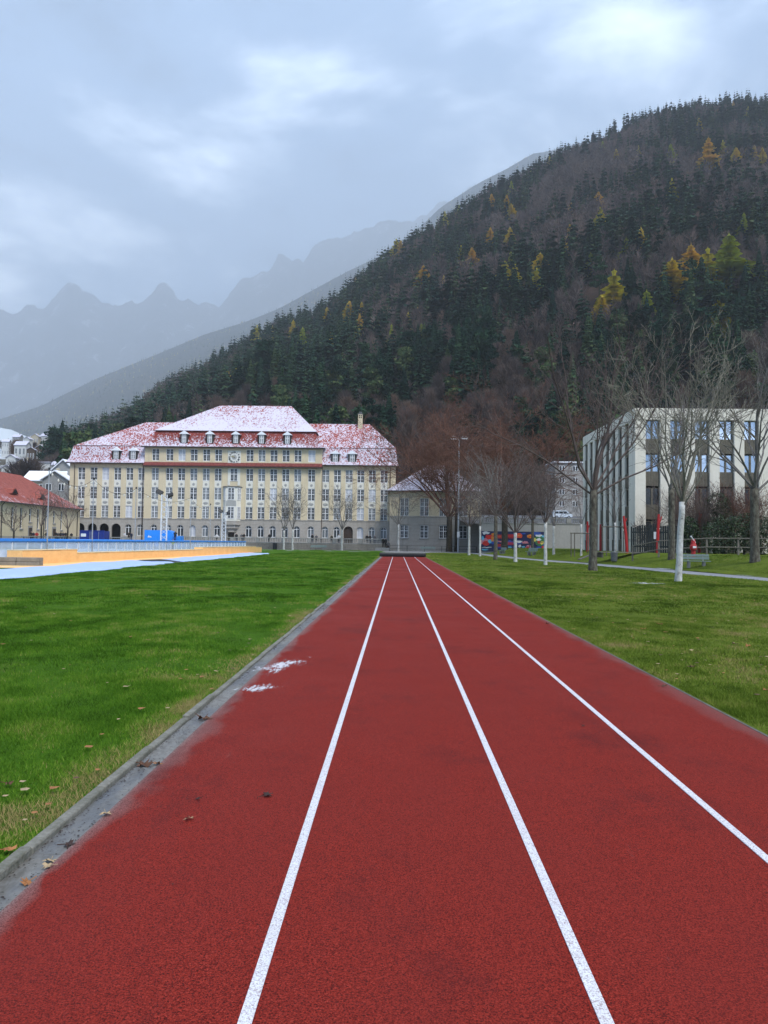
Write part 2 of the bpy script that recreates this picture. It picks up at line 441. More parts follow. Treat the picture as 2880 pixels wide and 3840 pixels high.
t.links.new(base, p.inputs['Base Color']); p.inputs['Roughness'].default_value = 1; p.inputs['Specular IOR Level'].default_value = .05
bump(t, p, noise(t, v, .004, 6, .7), 1, 200)
terrain('wooded_hill', hill_z, -.47, .95, 150, lambda u: np.concatenate([np.linspace(YB - 12, ridge_y(u), 60), np.linspace(ridge_y(u) + 15, ridge_y(u) + 500, 12)]), 72, m)
terrain('second_ridge', hill2_z, -.75, .95, 150, lambda u: np.concatenate([np.linspace(3000, 9000 + 300 * u, 50), np.linspace(9060 + 300 * u, 10500 + 300 * u, 8)]), 58, m2)
terrain('rocky_peaks', hill3_z, -.75, .8, 420, lambda u: np.concatenate([np.linspace(11500, 20500 + 900 * u, 60), np.linspace(20560 + 900 * u, 22000 + 900 * u, 8)]), 68, m3)
# slope under the town, snowy meadow at its head
def town_e(Y): return .148 * np.clip((Y - 165) / 560, 0, 1)
def town_z(X, Y):
    Y = np.asarray(Y, float); u = np.asarray(X, float) / Y
    side = 1 - 2.9 * np.clip(u + .515, 0, .3)
    z = town_e(Y) * Y * side
    return np.where(Y > 725, .148 * 725 * side * (1 + .0002 * (Y - 725)), z)
m4, t, p = nodes('town_slope')
v = nd(t, 'ShaderNodeNewGeometry').outputs['Position']; s3 = sepxyz(t, v)
sn = ramp(t, math_(t, 'ADD', math_(t, 'SUBTRACT', math_(t, 'MULTIPLY', s3[1], .0008), math_(t, 'MULTIPLY', math_(t, 'ADD', math_(t, 'DIVIDE', s3[0], s3[1]), .47), 1.6)), math_(t, 'MULTIPLY', noise(t, v, .03, 4), .25)), [(.655, 0.0), (.71, 1.0)])
patch = ramp(t, noise(t, v, .09, 4, .6), [(.56, 0.0), (.66, .6)])
base = mixc_(t, patch, ramp(t, noise(t, v, .12, 4), [(.35, (.035, .033, .02)), (.65, (.075, .062, .04))]), (.7, .73, .78))
t.links.new(mixc_(t, sn, base, (.46, .50, .53)), p.inputs['Base Color']); p.inputs['Roughness'].default_value = .95
terrain('town_slope', town_z, -.85, -.34, 40, lambda u: np.linspace(165, 900, 40), 40, m4)

# haze: one closed box of even air round everything
hz = MB(); hz.box(-19000, 19000, -380, 23200, -2, 9400)
m, t, p = nodes('haze_air')
t.nodes.remove(p)
pv = nd(t, 'ShaderNodeVolumePrincipled'); pv.inputs['Color'].default_value = (.90, .95, 1.0, 1)
pv.inputs['Density'].default_value = HAZE_DENSITY; pv.inputs['Anisotropy'].default_value = 0.0
t.links.new(pv.outputs[0], t.nodes['Material Output'].inputs['Volume'])
tag(hz.build('haze', m), kind='stuff')

# ------------------------------------------------------------------ trees
def rnd_dir(rng):
    z = rng.uniform(-1, 1); a = rng.uniform(0, 2 * math.pi); r = math.sqrt(1 - z * z)
    return Vector((r * math.cos(a), r * math.sin(a), z))
def limb(mb, p, d, L, r, lvl, rng, par):
    n = 5 if lvl <= 1 else 3
    pts = [p.copy()]; d = d.normalized()
    for i in range(n):
        d = (d + rnd_dir(rng) * par['jit'] + Vector((0, 0, par['up']))).normalized()
        p = p + d * (L / n); pts.append(p.copy())
    rmin = par['rmin']
    rad = [max(rmin, r * (1 - .72 * i / n)) for i in range(n + 1)]
    mb.tube(pts, rad, 6 if lvl == 0 else (4 if lvl == 1 else 3), cap=False)
    if lvl >= par['levels']: return
    k = par['n'][lvl]; k = max(1, int(k * rng.uniform(.8, 1.25) + .5))
    for c in range(k):
        tt = par['t0'] + (1 - par['t0']) * (c + rng.random()) / k
        q = tt * n; i = min(n - 1, int(q)); a = pts[i].lerp(pts[i + 1], q - i)
        ax = (pts[i + 1] - pts[i]).normalized()
        side = ax.cross(rnd_dir(rng))
        if side.length < 1e-4: continue
        side.normalize()
        ang = R(par['ang'] * rng.uniform(.65, 1.3))
        cd = ax * math.cos(ang) + side * math.sin(ang)
        limb(mb, a, cd, L * par['lr'] * rng.uniform(.7, 1.2) * (1.15 - .45 * tt), max(rmin, rad[i] * par['rr']), lvl + 1, rng, par)
DEF = dict(levels=2, n=(6, 5), t0=.22, ang=38, lr=.5, rr=.52, jit=.17, up=.06, rmin=.009)
BARK = {}
m, t, p = nodes('bark_dark'); v = coords(t)
t.links.new(ramp(t, noise(t, scalev(t, v, (1, 1, .3)), 9, 4, .7), [(.35, (.018, .015, .012)), (.6, (.060, .052, .040)), (.72, (.085, .085, .05))]), p.inputs['Base Color'])
p.inputs['Roughness'].default_value = .95; p.inputs['Specular IOR Level'].default_value = .15
bump(t, p, noise(t, scalev(t, v, (1, 1, .25)), 18, 4, .7), .7, .03)
m, t, p = nodes('bark_limewash'); v = coords(t)
t.links.new(ramp(t, noise(t, scalev(t, v, (1, 1, .7)), 5, 4, .7), [(.33, (.05, .045, .04)), (.39, (.33, .325, .30)), (.55, (.47, .47, .45)), (.72, (.58, .58, .57))]), p.inputs['Base Color'])
p.inputs['Roughness'].default_value = .9; p.inputs['Specular IOR Level'].default_value = .2
bump(t, p, noise(t, v, 14, 4, .7), .4, .02)
m, t, p = nodes('bark_moss'); v = coords(t)
t.links.new(ramp(t, noise(t, scalev(t, v, (1, 1, .5)), 6, 4, .7), [(.34, (.022, .018, .014)), (.5, (.075, .065, .048)), (.66, (.13, .13, .10))]), p.inputs['Base Color'])
p.inputs['Roughness'].default_value = .95; bump(t, p, noise(t, scalev(t, v, (1, 1, .3)), 12, 4, .7), .7, .03)
M('twig_grey', (.20, .18, .165), .9, .3, 3)
M('twig_brown', (.12, .088, .078), .9, .3, 3)
M('twig_red', (.15, .066, .042), .9, .3, 1)
M('twig_green', (.19, .175, .135), .9, .3, 3)

def bare_tree(name, base, H, fork, r0, label, seed, bark='bark_dark', twig='twig_grey', nmain=7, spread=38, lean=(0, 0), leader=True,
              par=None, upper=None, group=None, sides=9):
    rng = random.Random(seed)
    root = empty(name, base, rng.uniform(0, 6), label, 'tree', group)
    root.rotation_euler = (0, 0, 0)
    pr = dict(DEF); pr.update(par or {})
    tk = MB()
    top = Vector((lean[0], lean[1], fork)); k = 7
    pts = [Vector((0, 0, -.15))] + [Vector((top.x * (i / k) ** 1.2 + rng.uniform(-.02, .02), top.y * (i / k), fork * i / k)) for i in range(k + 1)]
    rad = [r0 * 1.3] + [r0 * (1.2 if i == 0 else 1.06 - .16 * i / k) for i in range(k + 1)]
    if upper:                                   # limewashed below, bare bark above
        cut = upper * fork; i = max(2, min(k, int(round(k * upper)) + 1))
        tk.tube(pts[:i + 1], rad[:i + 1], sides, 0)
        tk.build('trunk', MATS[bark], root, smooth=True)
        t2 = MB(); t2.tube(pts[i:] if i < len(pts) - 1 else pts[-2:], rad[i:] if i < len(pts) - 1 else rad[-2:], sides)
        cm = t2
    else:
        tk.tube(pts, rad, sides); tk.build('trunk', MATS[bark], root, smooth=True); cm = MB()
    top = pts[-1]; L = H - fork
    for c in range(nmain):
        a = 2 * math.pi * (c + rng.uniform(-.3, .3)) / nmain
        an = R(spread * rng.uniform(.75, 1.25))
        d = Vector((math.cos(a) * math.sin(an), math.sin(a) * math.sin(an), math.cos(an)))
        st = top - Vector((0, 0, fork * rng.uniform(0, .08)))
        limb(cm, st, d, L * rng.uniform(.75, 1.0) / max(.6, math.cos(an) + .12), r0 * .29, 0, rng, pr)
    if leader:
        limb(cm, top, Vector((lean[0] * .1, 0, 1)), L, r0 * .55, 0, rng, dict(pr, n=(pr['n'][0] + 4,) + tuple(pr['n'][1:]), ang=pr['ang'] * 1.15))
    cm.build('crown', MATS[twig], root)
    return root

# --- forest trees (unit height), as numpy triangle soups
def soup_spruce(rng, layers, per, dbl=True, rmax=.17, droop=.06, gap=.12, ragged=.25, taper=.85):
    V, T = [], []
    def tri(a, b, c):
        n = len(V); V.extend([a, b, c]); T.append((n, n + 1, n + 2))
    for q in range(3):
        a = 2.1 * q
        x, y = .012 * math.cos(a), .012 * math.sin(a); x2, y2 = .012 * math.cos(a + 2.1), .012 * math.sin(a + 2.1)
        tri((x, y, -.03), (x2, y2, -.03), (0, 0, .9))
    for l in range(layers):
        tt = (l + rng.uniform(-.3, .3)) / layers
        z = gap + (1 - gap) * tt
        r = rmax * max(.02, (1 - tt)) ** taper * rng.uniform(1 - ragged, 1 + ragged * .6) + .006
        if tt < .15: r *= .75 + tt * 1.6
        a0 = rng.uniform(0, 6.28)
        for k in range(per):
            a = a0 + 6.283 * (k + rng.uniform(-.25, .25)) / per
            rr = r * rng.uniform(.65, 1.2); ca, sa = math.cos(a), math.sin(a)
            wd = rr * rng.uniform(.32, .5); dz = droop * (rr / rmax) * rng.uniform(.5, 1.4)
            tip = (rr * ca, rr * sa, z - dz); mid = (.55 * rr * ca, .55 * rr * sa, z - dz * .25 + .012)
            l_ = (mid[0] - sa * wd, mid[1] + ca * wd, mid[2] - .014); r_ = (mid[0] + sa * wd, mid[1] - ca * wd, mid[2] - .014)
            tri((0, 0, z + .015), l_, tip); tri((0, 0, z + .015), tip, r_)
            if dbl:
                hang = (.7 * rr * ca, .7 * rr * sa, z - dz - .03 * rng.uniform(.6, 1.4))
                tri((.15 * rr * ca, .15 * rr * sa, z), tip, hang)
    tri((-.006, 0, .95), (.006, 0, .95), (0, 0, 1.03)); tri((0, -.006, .95), (0, .006, .95), (0, 0, 1.03))
    return np.array(V), np.array(T)
def soup_pine(rng, n):
    """rounder, tufted conifer"""
    V, T = [], []
    def tri(a, b, c):
        k = len(V); V.extend([a, b, c]); T.append((k, k + 1, k + 2))
    for q in range(3):
        a = 2.1 * q
        tri((.014 * math.cos(a), .014 * math.sin(a), -.03), (.014 * math.cos(a + 2.1), .014 * math.sin(a + 2.1), -.03), (0, 0, .85))
    cl = [(rng.uniform(.4, .96),) for _ in range(13)]
    cs = []
    for (z,) in cl:
        r = .15 * math.sqrt(max(.05, 1 - ((z - .62) / .40) ** 2)); a = rng.uniform(0, 6.28); q = r * rng.uniform(.3, 1)
        cs.append((q * math.cos(a), q * math.sin(a), z, rng.uniform(.05, .09)))
    for i in range(n):
        cx, cy_, cz, s = cs[i % len(cs)]; d = rnd_dir(rng)
        c = Vector((cx, cy_, cz)) + Vector((d.x * s, d.y * s, d.z * s * .5))
        u = rnd_dir(rng) * s * .55; w_ = rnd_dir(rng) * s * .55
        tri(tuple(c - u * .6), tuple(c + u * .7), tuple(c + w_))
    return np.array(V), np.array(T)
def soup_beech(rng, n, width, trunk=True, cr=.20, base=.28):
    V, T = [], []
    def tri(a, b, c):
        k = len(V); V.extend([a, b, c]); T.append((k, k + 1, k + 2))
    if trunk:
        for q in range(3):
            a = 2.1 * q
            tri((.013 * math.cos(a), .013 * math.sin(a), -.03), (.013 * math.cos(a + 2.1), .013 * math.sin(a + 2.1), -.03), (0, 0, .75))
    for i in range(n):
        z = base + (1 - base) * rng.random() ** .8
        rr = cr * math.sqrt(max(.03, 1 - ((z - .62) / .42) ** 2)); a = rng.uniform(0, 6.28)
        q = rr * rng.random() ** .5
        tip = Vector((q * math.cos(a), q * math.sin(a), z + rng.uniform(0, .04)))
        st = Vector((tip.x * rng.uniform(.1, .6), tip.y * rng.uniform(.1, .6), z - rng.uniform(.06, .20)))
        ax = (tip - st).normalized(); s = ax.cross(rnd_dir(rng)); s.normalize(); s *= width * rng.uniform(.6, 1.4)
        tri(tuple(st - s), tuple(st + s), tuple(tip))
    return np.array(V), np.array(T)
m = tint_mat('spruce_needles', [(0, (.006, .021, .014)), (.35, (.012, .037, .023)), (.7, (.032, .067, .030)), (1, (.12, .14, .05))])
tint_mat('larch_needles', [(0, (.33, .38, .05)), (.35, (.62, .52, .06)), (.7, (.68, .50, .07)), (1, (.66, .42, .09))])
tint_mat('beech_twigs', [(0, (.046, .036, .034)), (.4, (.088, .068, .062)), (.75, (.122, .092, .080)), (.94, (.145, .092, .066)), (1, (.24, .215, .19))])

rng = random.Random(11)
def protos(maker, cnt, mat, name, t0, t1):
    outp = []
    for k in range(cnt):
        V, T = maker(random.Random(100 + k * 7))
        tv = t0 + (t1 - t0) * k / max(1, cnt - 1)
        rr_ = np.random.RandomState(k)
        tint = np.clip(tv + np.repeat(rr_.uniform(-.12, .12, len(T)), 3), 0, 1)
        if mat == 'beech_twigs': tint = np.minimum(tint, .93); tint[:9] = 1.0
        outp.append(np_mesh(name, V, T, MATS[mat], tint))
    return outp
SPR = protos(lambda r: soup_spruce(r, 30, 10, True, .18, .10), 5, 'spruce_needles', 'spruce_tree', .05, .75)
PIN = protos(lambda r: soup_pine(r, 900), 4, 'spruce_needles', 'pine_tree', .1, .8)
LAR = protos(lambda r: soup_spruce(r, 30, 10, True, .19, .06, .10, .8, .66), 4, 'larch_needles', 'larch_tree', .0, .9)
BEE = protos(lambda r: soup_beech(r, 1300, .0038, True, .25, .22), 6, 'beech_twigs', 'beech_tree', .1, .95)
lo_spr = [soup_spruce(random.Random(k), 11, 7, False, .18, .11) for k in range(4)]
lo_bee = [soup_beech(random.Random(k), 130, .011, True, .28, .18) for k in range(4)]
lo2_spr = [soup_spruce(random.Random(k + 9), 7, 6, False, .19, .13) for k in range(4)]
lo2_bee = [soup_beech(random.Random(k + 9), 60, .02, True, .30, .15) for k in range(4)]
tiny = [soup_spruce(random.Random(k + 3), 4, 5, False, .22, .15) for k in range(3)]

def ground_hit(px, py, fz, y0, y1):
    a = P(px, py, 1.0); ux = a.x; e_ = a.z - EYE
    ys = np.linspace(y0, y1, 900); g_ = fz(ux * ys, ys) - (EYE + e_ * ys)
    i = np.argmax(g_ > 0)
    return ux * ys[i], ys[i]
def place(me, name, x, y, h, wdt, label, group, rng, fz=hill_z, cat='tree'):
    o = link(name, me, None, (x, y, float(fz(x, y)) - .5), (rng.uniform(-.03, .03), rng.uniform(-.03, .03), rng.uniform(0, 6.28)), (h * wdt, h * wdt, h))
    return tag(o, label, cat, group)

# larches picked out one by one: (x, base y, top y) in the 1659-wide photograph, with their own words
LARCHES = [
 (1575, 640, 512, 'large yellow-green larch, tallest of the bright group high on the slope', 1.55, 0),
 (1492, 625, 532, 'orange-gold larch left of the large yellow-green one', 1.25, 3),
 (1530, 640, 540, 'yellow larch squeezed between the orange-gold and yellow-green larches', 1.2, 1),
 (1450, 655, 560, 'golden larch at the left end of the bright high group', 1.3, 2),
 (1325, 690, 588, 'golden yellow larch standing alone above the tree fork', 1.3, 1),
 (1300, 705, 640, 'shorter golden larch at the left foot of the lone one', 1.2, 2),
 (1395, 715, 632, 'green-gold larch below the bright group, beside a thin dark spruce', 1.35, 0),
 (1437, 725, 655, 'yellow larch at the right of the green-gold one', .9, 1),
 (1555, 735, 648, 'pale gold larch low beneath the large yellow-green one', 1.3, 1),
 (1275, 600, 548, 'small green-gold larch left of the bright group', 1.4, 0),
 (1166, 600, 546, 'small golden larch in the middle of the slope', 1.3, 2),
 (1092, 618, 565, 'yellow larch, left of a close pair mid slope', 1.3, 1),
 (1112, 622, 572, 'yellow larch, right of a close pair mid slope', 1.1, 1),
 (913, 632, 574, 'orange larch on the slope above the school roof end', 1.2, 3),
 (1020, 575, 535, 'faint orange larch high in the middle of the slope', 1.2, 3),
 (778, 748, 703, 'small yellow larch above the school roof', 1.3, 1),
 (820, 735, 695, 'dull yellow larch just right of the small one above the school', 1.2, 0),
 (510, 842, 795, 'golden larch low on the slope above the left roof', 1.6, 1),
 (490, 835, 800, 'small gold larch left beside the low one over the roof', 1.3, 2),
 (1530, 372, 298, 'tall orange larch near the top right of the slope', 1.0, 3),
 (1292, 455, 415, 'small orange larch in the upper slope', 1.2, 3),
 (1590, 350, 318, 'dull gold larch just below the summit trees', 1.2, 2),
 (1105, 475, 440, 'faint golden larch near the ridge line', 1.2, 2),
]
rngL = random.Random(5); keep_out = []
for (x, yb, yt, lab, wd, k) in LARCHES:
    X, Y = ground_hit(x * 1.736, yb * 1.736, hill_z, YB, 1300)
    h = (yb - yt) * 1.736 / FPX * Y * 1.08
    place(LAR[k], 'larch_tree', X, Y, h, wd * 1.45, lab, 'golden larches on the wooded slope', rngL); keep_out.append((X, Y))

# the rest of the wood
rs = np.random.RandomState(21)
N = 17000
yy = (rs.uniform((YB + 6) ** 1.5, 1330 ** 1.5, N)) ** (1 / 1.5); uu = rs.uniform(-.46, .60, N)
xx = uu * yy
sfrac = (yy - YB) / (ridge_y(uu) - YB)
ok = (sfrac < 1.06) & ((fbm(xx / 38 + 50, yy / 38 + 31, 3) > .30) | (rs.rand(N) < .25))
cl = fbm(xx / 70 + 20, yy / 70 + 4, 3)
pu = np.array([project((a, b, float(c))) for a, b, c in zip(xx, yy, hill_z(xx, yy))])
vx, vy = pu[:, 0] / 1.736, pu[:, 1] / 1.736
pc = .08 + .82 * (cl > .47) + .45 * (sfrac > .93)
pc += .55 * np.exp(-((vx - 1010) / 170) ** 2 - ((vy - 810) / 90) ** 2) + .5 * np.exp(-((vx - 600) / 160) ** 2 - ((vy - 790) / 70) ** 2) + .35 * np.exp(-((vx - 1500) / 100) ** 2 - ((vy - 480) / 50) ** 2)
pc -= .35 * np.exp(-((vx - 1450) / 160) ** 2 - ((vy - 560) / 90) ** 2) + .3 * np.exp(-((vx - 1250) / 200) ** 2 - ((vy - 430) / 60) ** 2) + .3 * np.exp(-((vx - 1500) / 200) ** 2 - ((vy - 800) / 80) ** 2)
kind = rs.rand(N) < pc
hh = np.where(kind, rs.uniform(13, 34, N), rs.uniform(10, 20, N))
hh *= np.where(sfrac > .93, .8, 1.0) * (.72 + .75 * fbm(xx / 45 + 2, yy / 45 + 17, 2))
hh = np.maximum(hh, 7)
sel = []
for i in range(N):
    if not ok[i]: continue
    tx, ty = project((xx[i], yy[i], float(hill_z(xx[i], yy[i])) + hh[i]))
    if tx < -60 or tx > 2960 or ty > 2000: continue
    if 640 < tx < 1180 and ty > 1560: continue                # wholly behind the school
    if (300 < tx <= 640 or 1180 <= tx < 1470) and ty > 1640: continue
    if tx > 2250 and ty > 1620: continue                      # wholly behind the modern block
    dark = any((xx[i] - a) ** 2 + (yy[i] - b) ** 2 < 30 and yy[i] < b + 2 for a, b in keep_out)
    if dark: continue
    sel.append(i)
sel = np.array(sel)
order = sel[np.argsort(-(hh[sel] / yy[sel]))]
def zone(i):
    x, s = vx[i], sfrac[i]
    if s > .9: return 'along the ridge line'
    side = 'above the school' if x < 880 else ('above the annex' if x < 1230 else 'above the concrete block')
    return ('high on the slope ' if s > .45 else 'low on the slope ') + side
rngF = random.Random(8); cnt = dict(s=0, p=0, b=0); rest = {'s': [], 'b': []}
for i in order:
    if kind[i]:
        pine = rngF.random() < .3
        q = 'p' if pine else 's'
        if cnt[q] < (90 if pine else 200):
            cnt[q] += 1
            if pine: place(rngF.choice(PIN), 'pine_tree', xx[i], yy[i], hh[i] * .95, rngF.uniform(.9, 1.3), 'dark green round-topped pine ' + zone(i), 'pines on the wooded slope', rngF)
            else: place(rngF.choice(SPR), 'spruce_tree', xx[i], yy[i], hh[i], rngF.uniform(.8, 1.4), 'dark green pointed spruce ' + zone(i), 'spruces on the wooded slope', rngF)
        else: rest['s'].append(i)
    else:
        if cnt['b'] < 290:
            cnt['b'] += 1
            place(rngF.choice(BEE), 'beech_tree', xx[i], yy[i], hh[i] * 1.05, rngF.uniform(.9, 1.4), 'bare purplish-brown broadleaf tree ' + zone(i), 'bare trees on the wooded slope', rngF)
        else: rest['b'].append(i)
def merge(name, mat, idx, soups_near, soups_far, t0, t1, hs, seed, fz=hill_z, X=xx, Y=yy, ycut=560):
    r_ = np.random.RandomState(seed); VV, TT, TI = [], [], []; off = 0
    for i in idx:
        S = soups_near if Y[i] < ycut else soups_far
        V, T = S[r_.randint(len(S))]
        a = r_.uniform(0, 6.28); c, s = math.cos(a), math.sin(a); h = hs[i]; w_ = h * r_.uniform(.8, 1.6)
        q = np.empty_like(V)
        q[:, 0] = (V[:, 0] * c - V[:, 1] * s) * w_ + X[i]; q[:, 1] = (V[:, 0] * s + V[:, 1] * c) * w_ + Y[i]
        q[:, 2] = V[:, 2] * h + float(fz(X[i], Y[i])) - .5
        VV.append(q); TT.append(T + off); off += len(V)
        tv = r_.uniform(t0, t1)
        TI.append(np.clip(tv + np.repeat(r_.uniform(-.1, .1, len(T)), 3), 0, 1))
    return tag(link(name, np_mesh(name, np.vstack(VV), np.vstack(TT), MATS[mat], np.concatenate(TI))), kind='stuff')
merge('conifer_wood', 'spruce_needles', rest['s'], lo_spr, lo2_spr, 0, .8, hh, 1)
merge('bare_wood', 'beech_twigs', rest['b'], lo_bee, lo2_bee, .05, .9, hh, 2)
rngM = random.Random(41); nl = 0
for i in rs.permutation(sel):
    if nl >= 80: break
    if not (.30 < sfrac[i] < .97) or vx[i] < 420 or 20 > vx[i] or (yy[i] < 420): continue
    nl += 1
    place(rngM.choice(LAR), 'larch_tree', xx[i] + 2, yy[i] - 3, hh[i] * .95, rngM.uniform(1.1, 1.6), 'small dull gold larch among dark trees ' + zone(i), 'scattered small larches', rngM)
# second ridge: far wood
N2 = 9000
u2 = rs.uniform(-.62, .45, N2); s2 = rs.uniform(.30, 1.02, N2) ** .6
y2 = 3000 + s2 * (6000 + 300 * u2); x2 = u2 * y2; h2 = rs.uniform(18, 42, N2)
merge('far_wood', 'spruce_needles', range(0, N2 * 3 // 4), tiny, tiny, .1, 1, h2, 3, hill2_z, x2, y2)
merge('far_larch_wood', 'larch_needles', [i for i in range(N2 * 3 // 4, N2) if fbm(x2[i] / 200, y2[i] / 200, 2) > .36], tiny, tiny, 0, 1, h2, 4, hill2_z, x2, y2)

# ------------------------------------------------------------------ building materials
def wall_mat(name, a, b, streak=.25, joint=None):
    m, t, p = nodes(name); v = coords(t)
    f = mixc_(t, .5, noise(t, v, .35, 4, .6), noise(t, v, 4, 4, .6))
    col = ramp(t, f, [(.35, b), (.65, a)])
    st = ramp(t, noise(t, scalev(t, v, (1.6, 1.6, .12)), 1.0, 4, .6), [(.5, 0.0), (.75, streak)])
    col = mixc_(t, st, col, tuple(x * .55 for x in b))
    if joint:
        z = sepxyz(t, v)[2]
        fr = math_(t, 'FRACT', math_(t, 'DIVIDE', z, joint))
        j = ramp(t, fr, [(.0, .35), (.05, .35), (.09, .0)])
        col = mixc_(t, j, col, tuple(x * .5 for x in b))
    t.links.new(col, p.inputs['Base Color']); p.inputs['Roughness'].default_value = .9
    p.inputs['Specular IOR Level'].default_value = .2
    bump(t, p, noise(t, v, 12, 4), .2, .02)
    return m
wall_mat('cream_plaster', (.64, .545, .375), (.54, .455, .31))
wall_mat('pale_plaster', (.72, .70, .62), (.62, .60, .53))
wall_mat('grey_stone', (.40, .37, .33), (.31, .285, .25), .35, .62)
wall_mat('rubble_stone', (.27, .25, .215), (.16, .15, .13), .3, .3)
wall_mat('render_grey', (.34, .33, .31), (.27, .26, .245), .35)
wall_mat('white_render', (.62, .60, .56), (.52, .50, .47))
wall_mat('pale_concrete', (.70, .66, .57), (.60, .565, .48), .3)
wall_mat('house_white', (.60, .60, .58), (.50, .50, .48)); wall_mat('house_cream', (.48, .42, .31), (.40, .35, .26))
wall_mat('house_grey', (.30, .30, .29), (.24, .24, .23)); wall_mat('house_wood', (.10, .07, .05), (.06, .045, .035))
M('sash_white', (.72, .73, .74), .6, .06, 2)
M('dark_metal', (.025, .024, .024), .5, .2, 3)
M('brown_metal', (.055, .035, .03), .55, .2, 3)
M('lead', (.12, .125, .13), .5, .2, 2)
M('galvanised', (.42, .43, .44), .45, .15, 6, metallic=.6)
M('medallion', (.42, .42, .40), .9, .25, 12, .5)
M('door_wood', (.05, .03, .02), .6, .3, 4)
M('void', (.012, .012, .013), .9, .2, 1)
M('gilt', (.50, .38, .12), .35, .1, 3, metallic=.7)
M('clock_white', (.66, .65, .60), .7, .06, 3)
M('bronze_panel', (.155, .135, .10), .55, .25, 1.5, .3, bscale=30)
def glass(name, a, b, rough=.12, spec=.45):
    m, t, p = nodes(name)
    v = nd(t, 'ShaderNodeNewGeometry').outputs['Position']
    t.links.new(ramp(t, noise(t, v, .9, 2), [(.4, a), (.6, b)]), p.inputs['Base Color'])
    p.inputs['Roughness'].default_value = rough; p.inputs['Specular IOR Level'].default_value = spec
    return m
glass('glass_dark', (.012, .015, .018), (.030, .036, .042))
glass('glass_curtain', (.10, .115, .125), (.18, .195, .205), .12)
glass('glass_blind', (.46, .48, .53), (.56, .58, .63), .25)
glass('glass_hall', (.010, .012, .014), (.022, .026, .03), .5, .15)
m, t, p = nodes('glass_sky')                      # coated panes that mirror the sky
p.inputs['Base Color'].default_value = (.42, .48, .56, 1); p.inputs['Metallic'].default_value = .75; p.inputs['Roughness'].default_value = .06

def roof_mat(name, bias, zlo=0, zhi=0, lo_add=0, hi_add=0, red=((.20, .030, .022), (.33, .065, .045)), scale=(4.6, 4.6)):
    """clay tiles with a thin, broken cover of snow; cover depends on height up the slope"""
    m, t, p = nodes(name); v = coords(t); s3 = sepxyz(t, v)
    tile = nd(t, 'ShaderNodeTexVoronoi'); tile.inputs['Scale'].default_value = 1.0; tile.inputs['Randomness'].default_value = .3
    t.links.new(scalev(t, v, (scale[0], .6, scale[1])), tile.inputs['Vector'])
    tsep = nd(t, 'ShaderNodeSeparateColor'); t.links.new(tile.outputs['Color'], tsep.inputs[0])
    n1 = noise(t, v, .16, 4, .6); n2 = noise(t, scalev(t, v, (1, 1, 1.6)), 1.5, 5, .7)
    f = math_(t, 'ADD', math_(t, 'MULTIPLY', n1, 1.3), math_(t, 'ADD', math_(t, 'MULTIPLY', n2, .5), math_(t, 'MULTIPLY', tsep.outputs[0], .85)))
    if zhi > zlo:
        k = math_(t, 'DIVIDE', math_(t, 'SUBTRACT', s3[2], zlo), zhi - zlo)
        r_ = ramp(t, k, [(0, .5 + lo_add), (1, .5 + hi_add)])
        f = math_(t, 'ADD', f, math_(t, 'SUBTRACT', r_, .5))
    snow = ramp(t, math_(t, 'MULTIPLY', math_(t, 'ADD', f, bias), .5), [(.52, 0.0), (.78, .88)])
    clay = ramp(t, math_(t, 'ADD', math_(t, 'MULTIPLY', tsep.outputs[1], .6), math_(t, 'MULTIPLY', n2, .4)), [(.25, red[0]), (.75, red[1])])
    row = math_(t, 'FRACT', math_(t, 'MULTIPLY', s3[2], scale[1] * .9))
    clay = mixc_(t, ramp(t, row, [(0, .5), (.25, .0)]), clay, tuple(x * .5 for x in red[0]))
    t.links.new(mixc_(t, snow, clay, (.60, .59, .68)), p.inputs['Base Color'])
    p.inputs['Roughness'].default_value = .75; p.inputs['Specular IOR Level'].default_value = .3
    bump(t, p, math_(t, 'ADD', row, math_(t, 'MULTIPLY', snow, .8)), .5, .06)
    return m

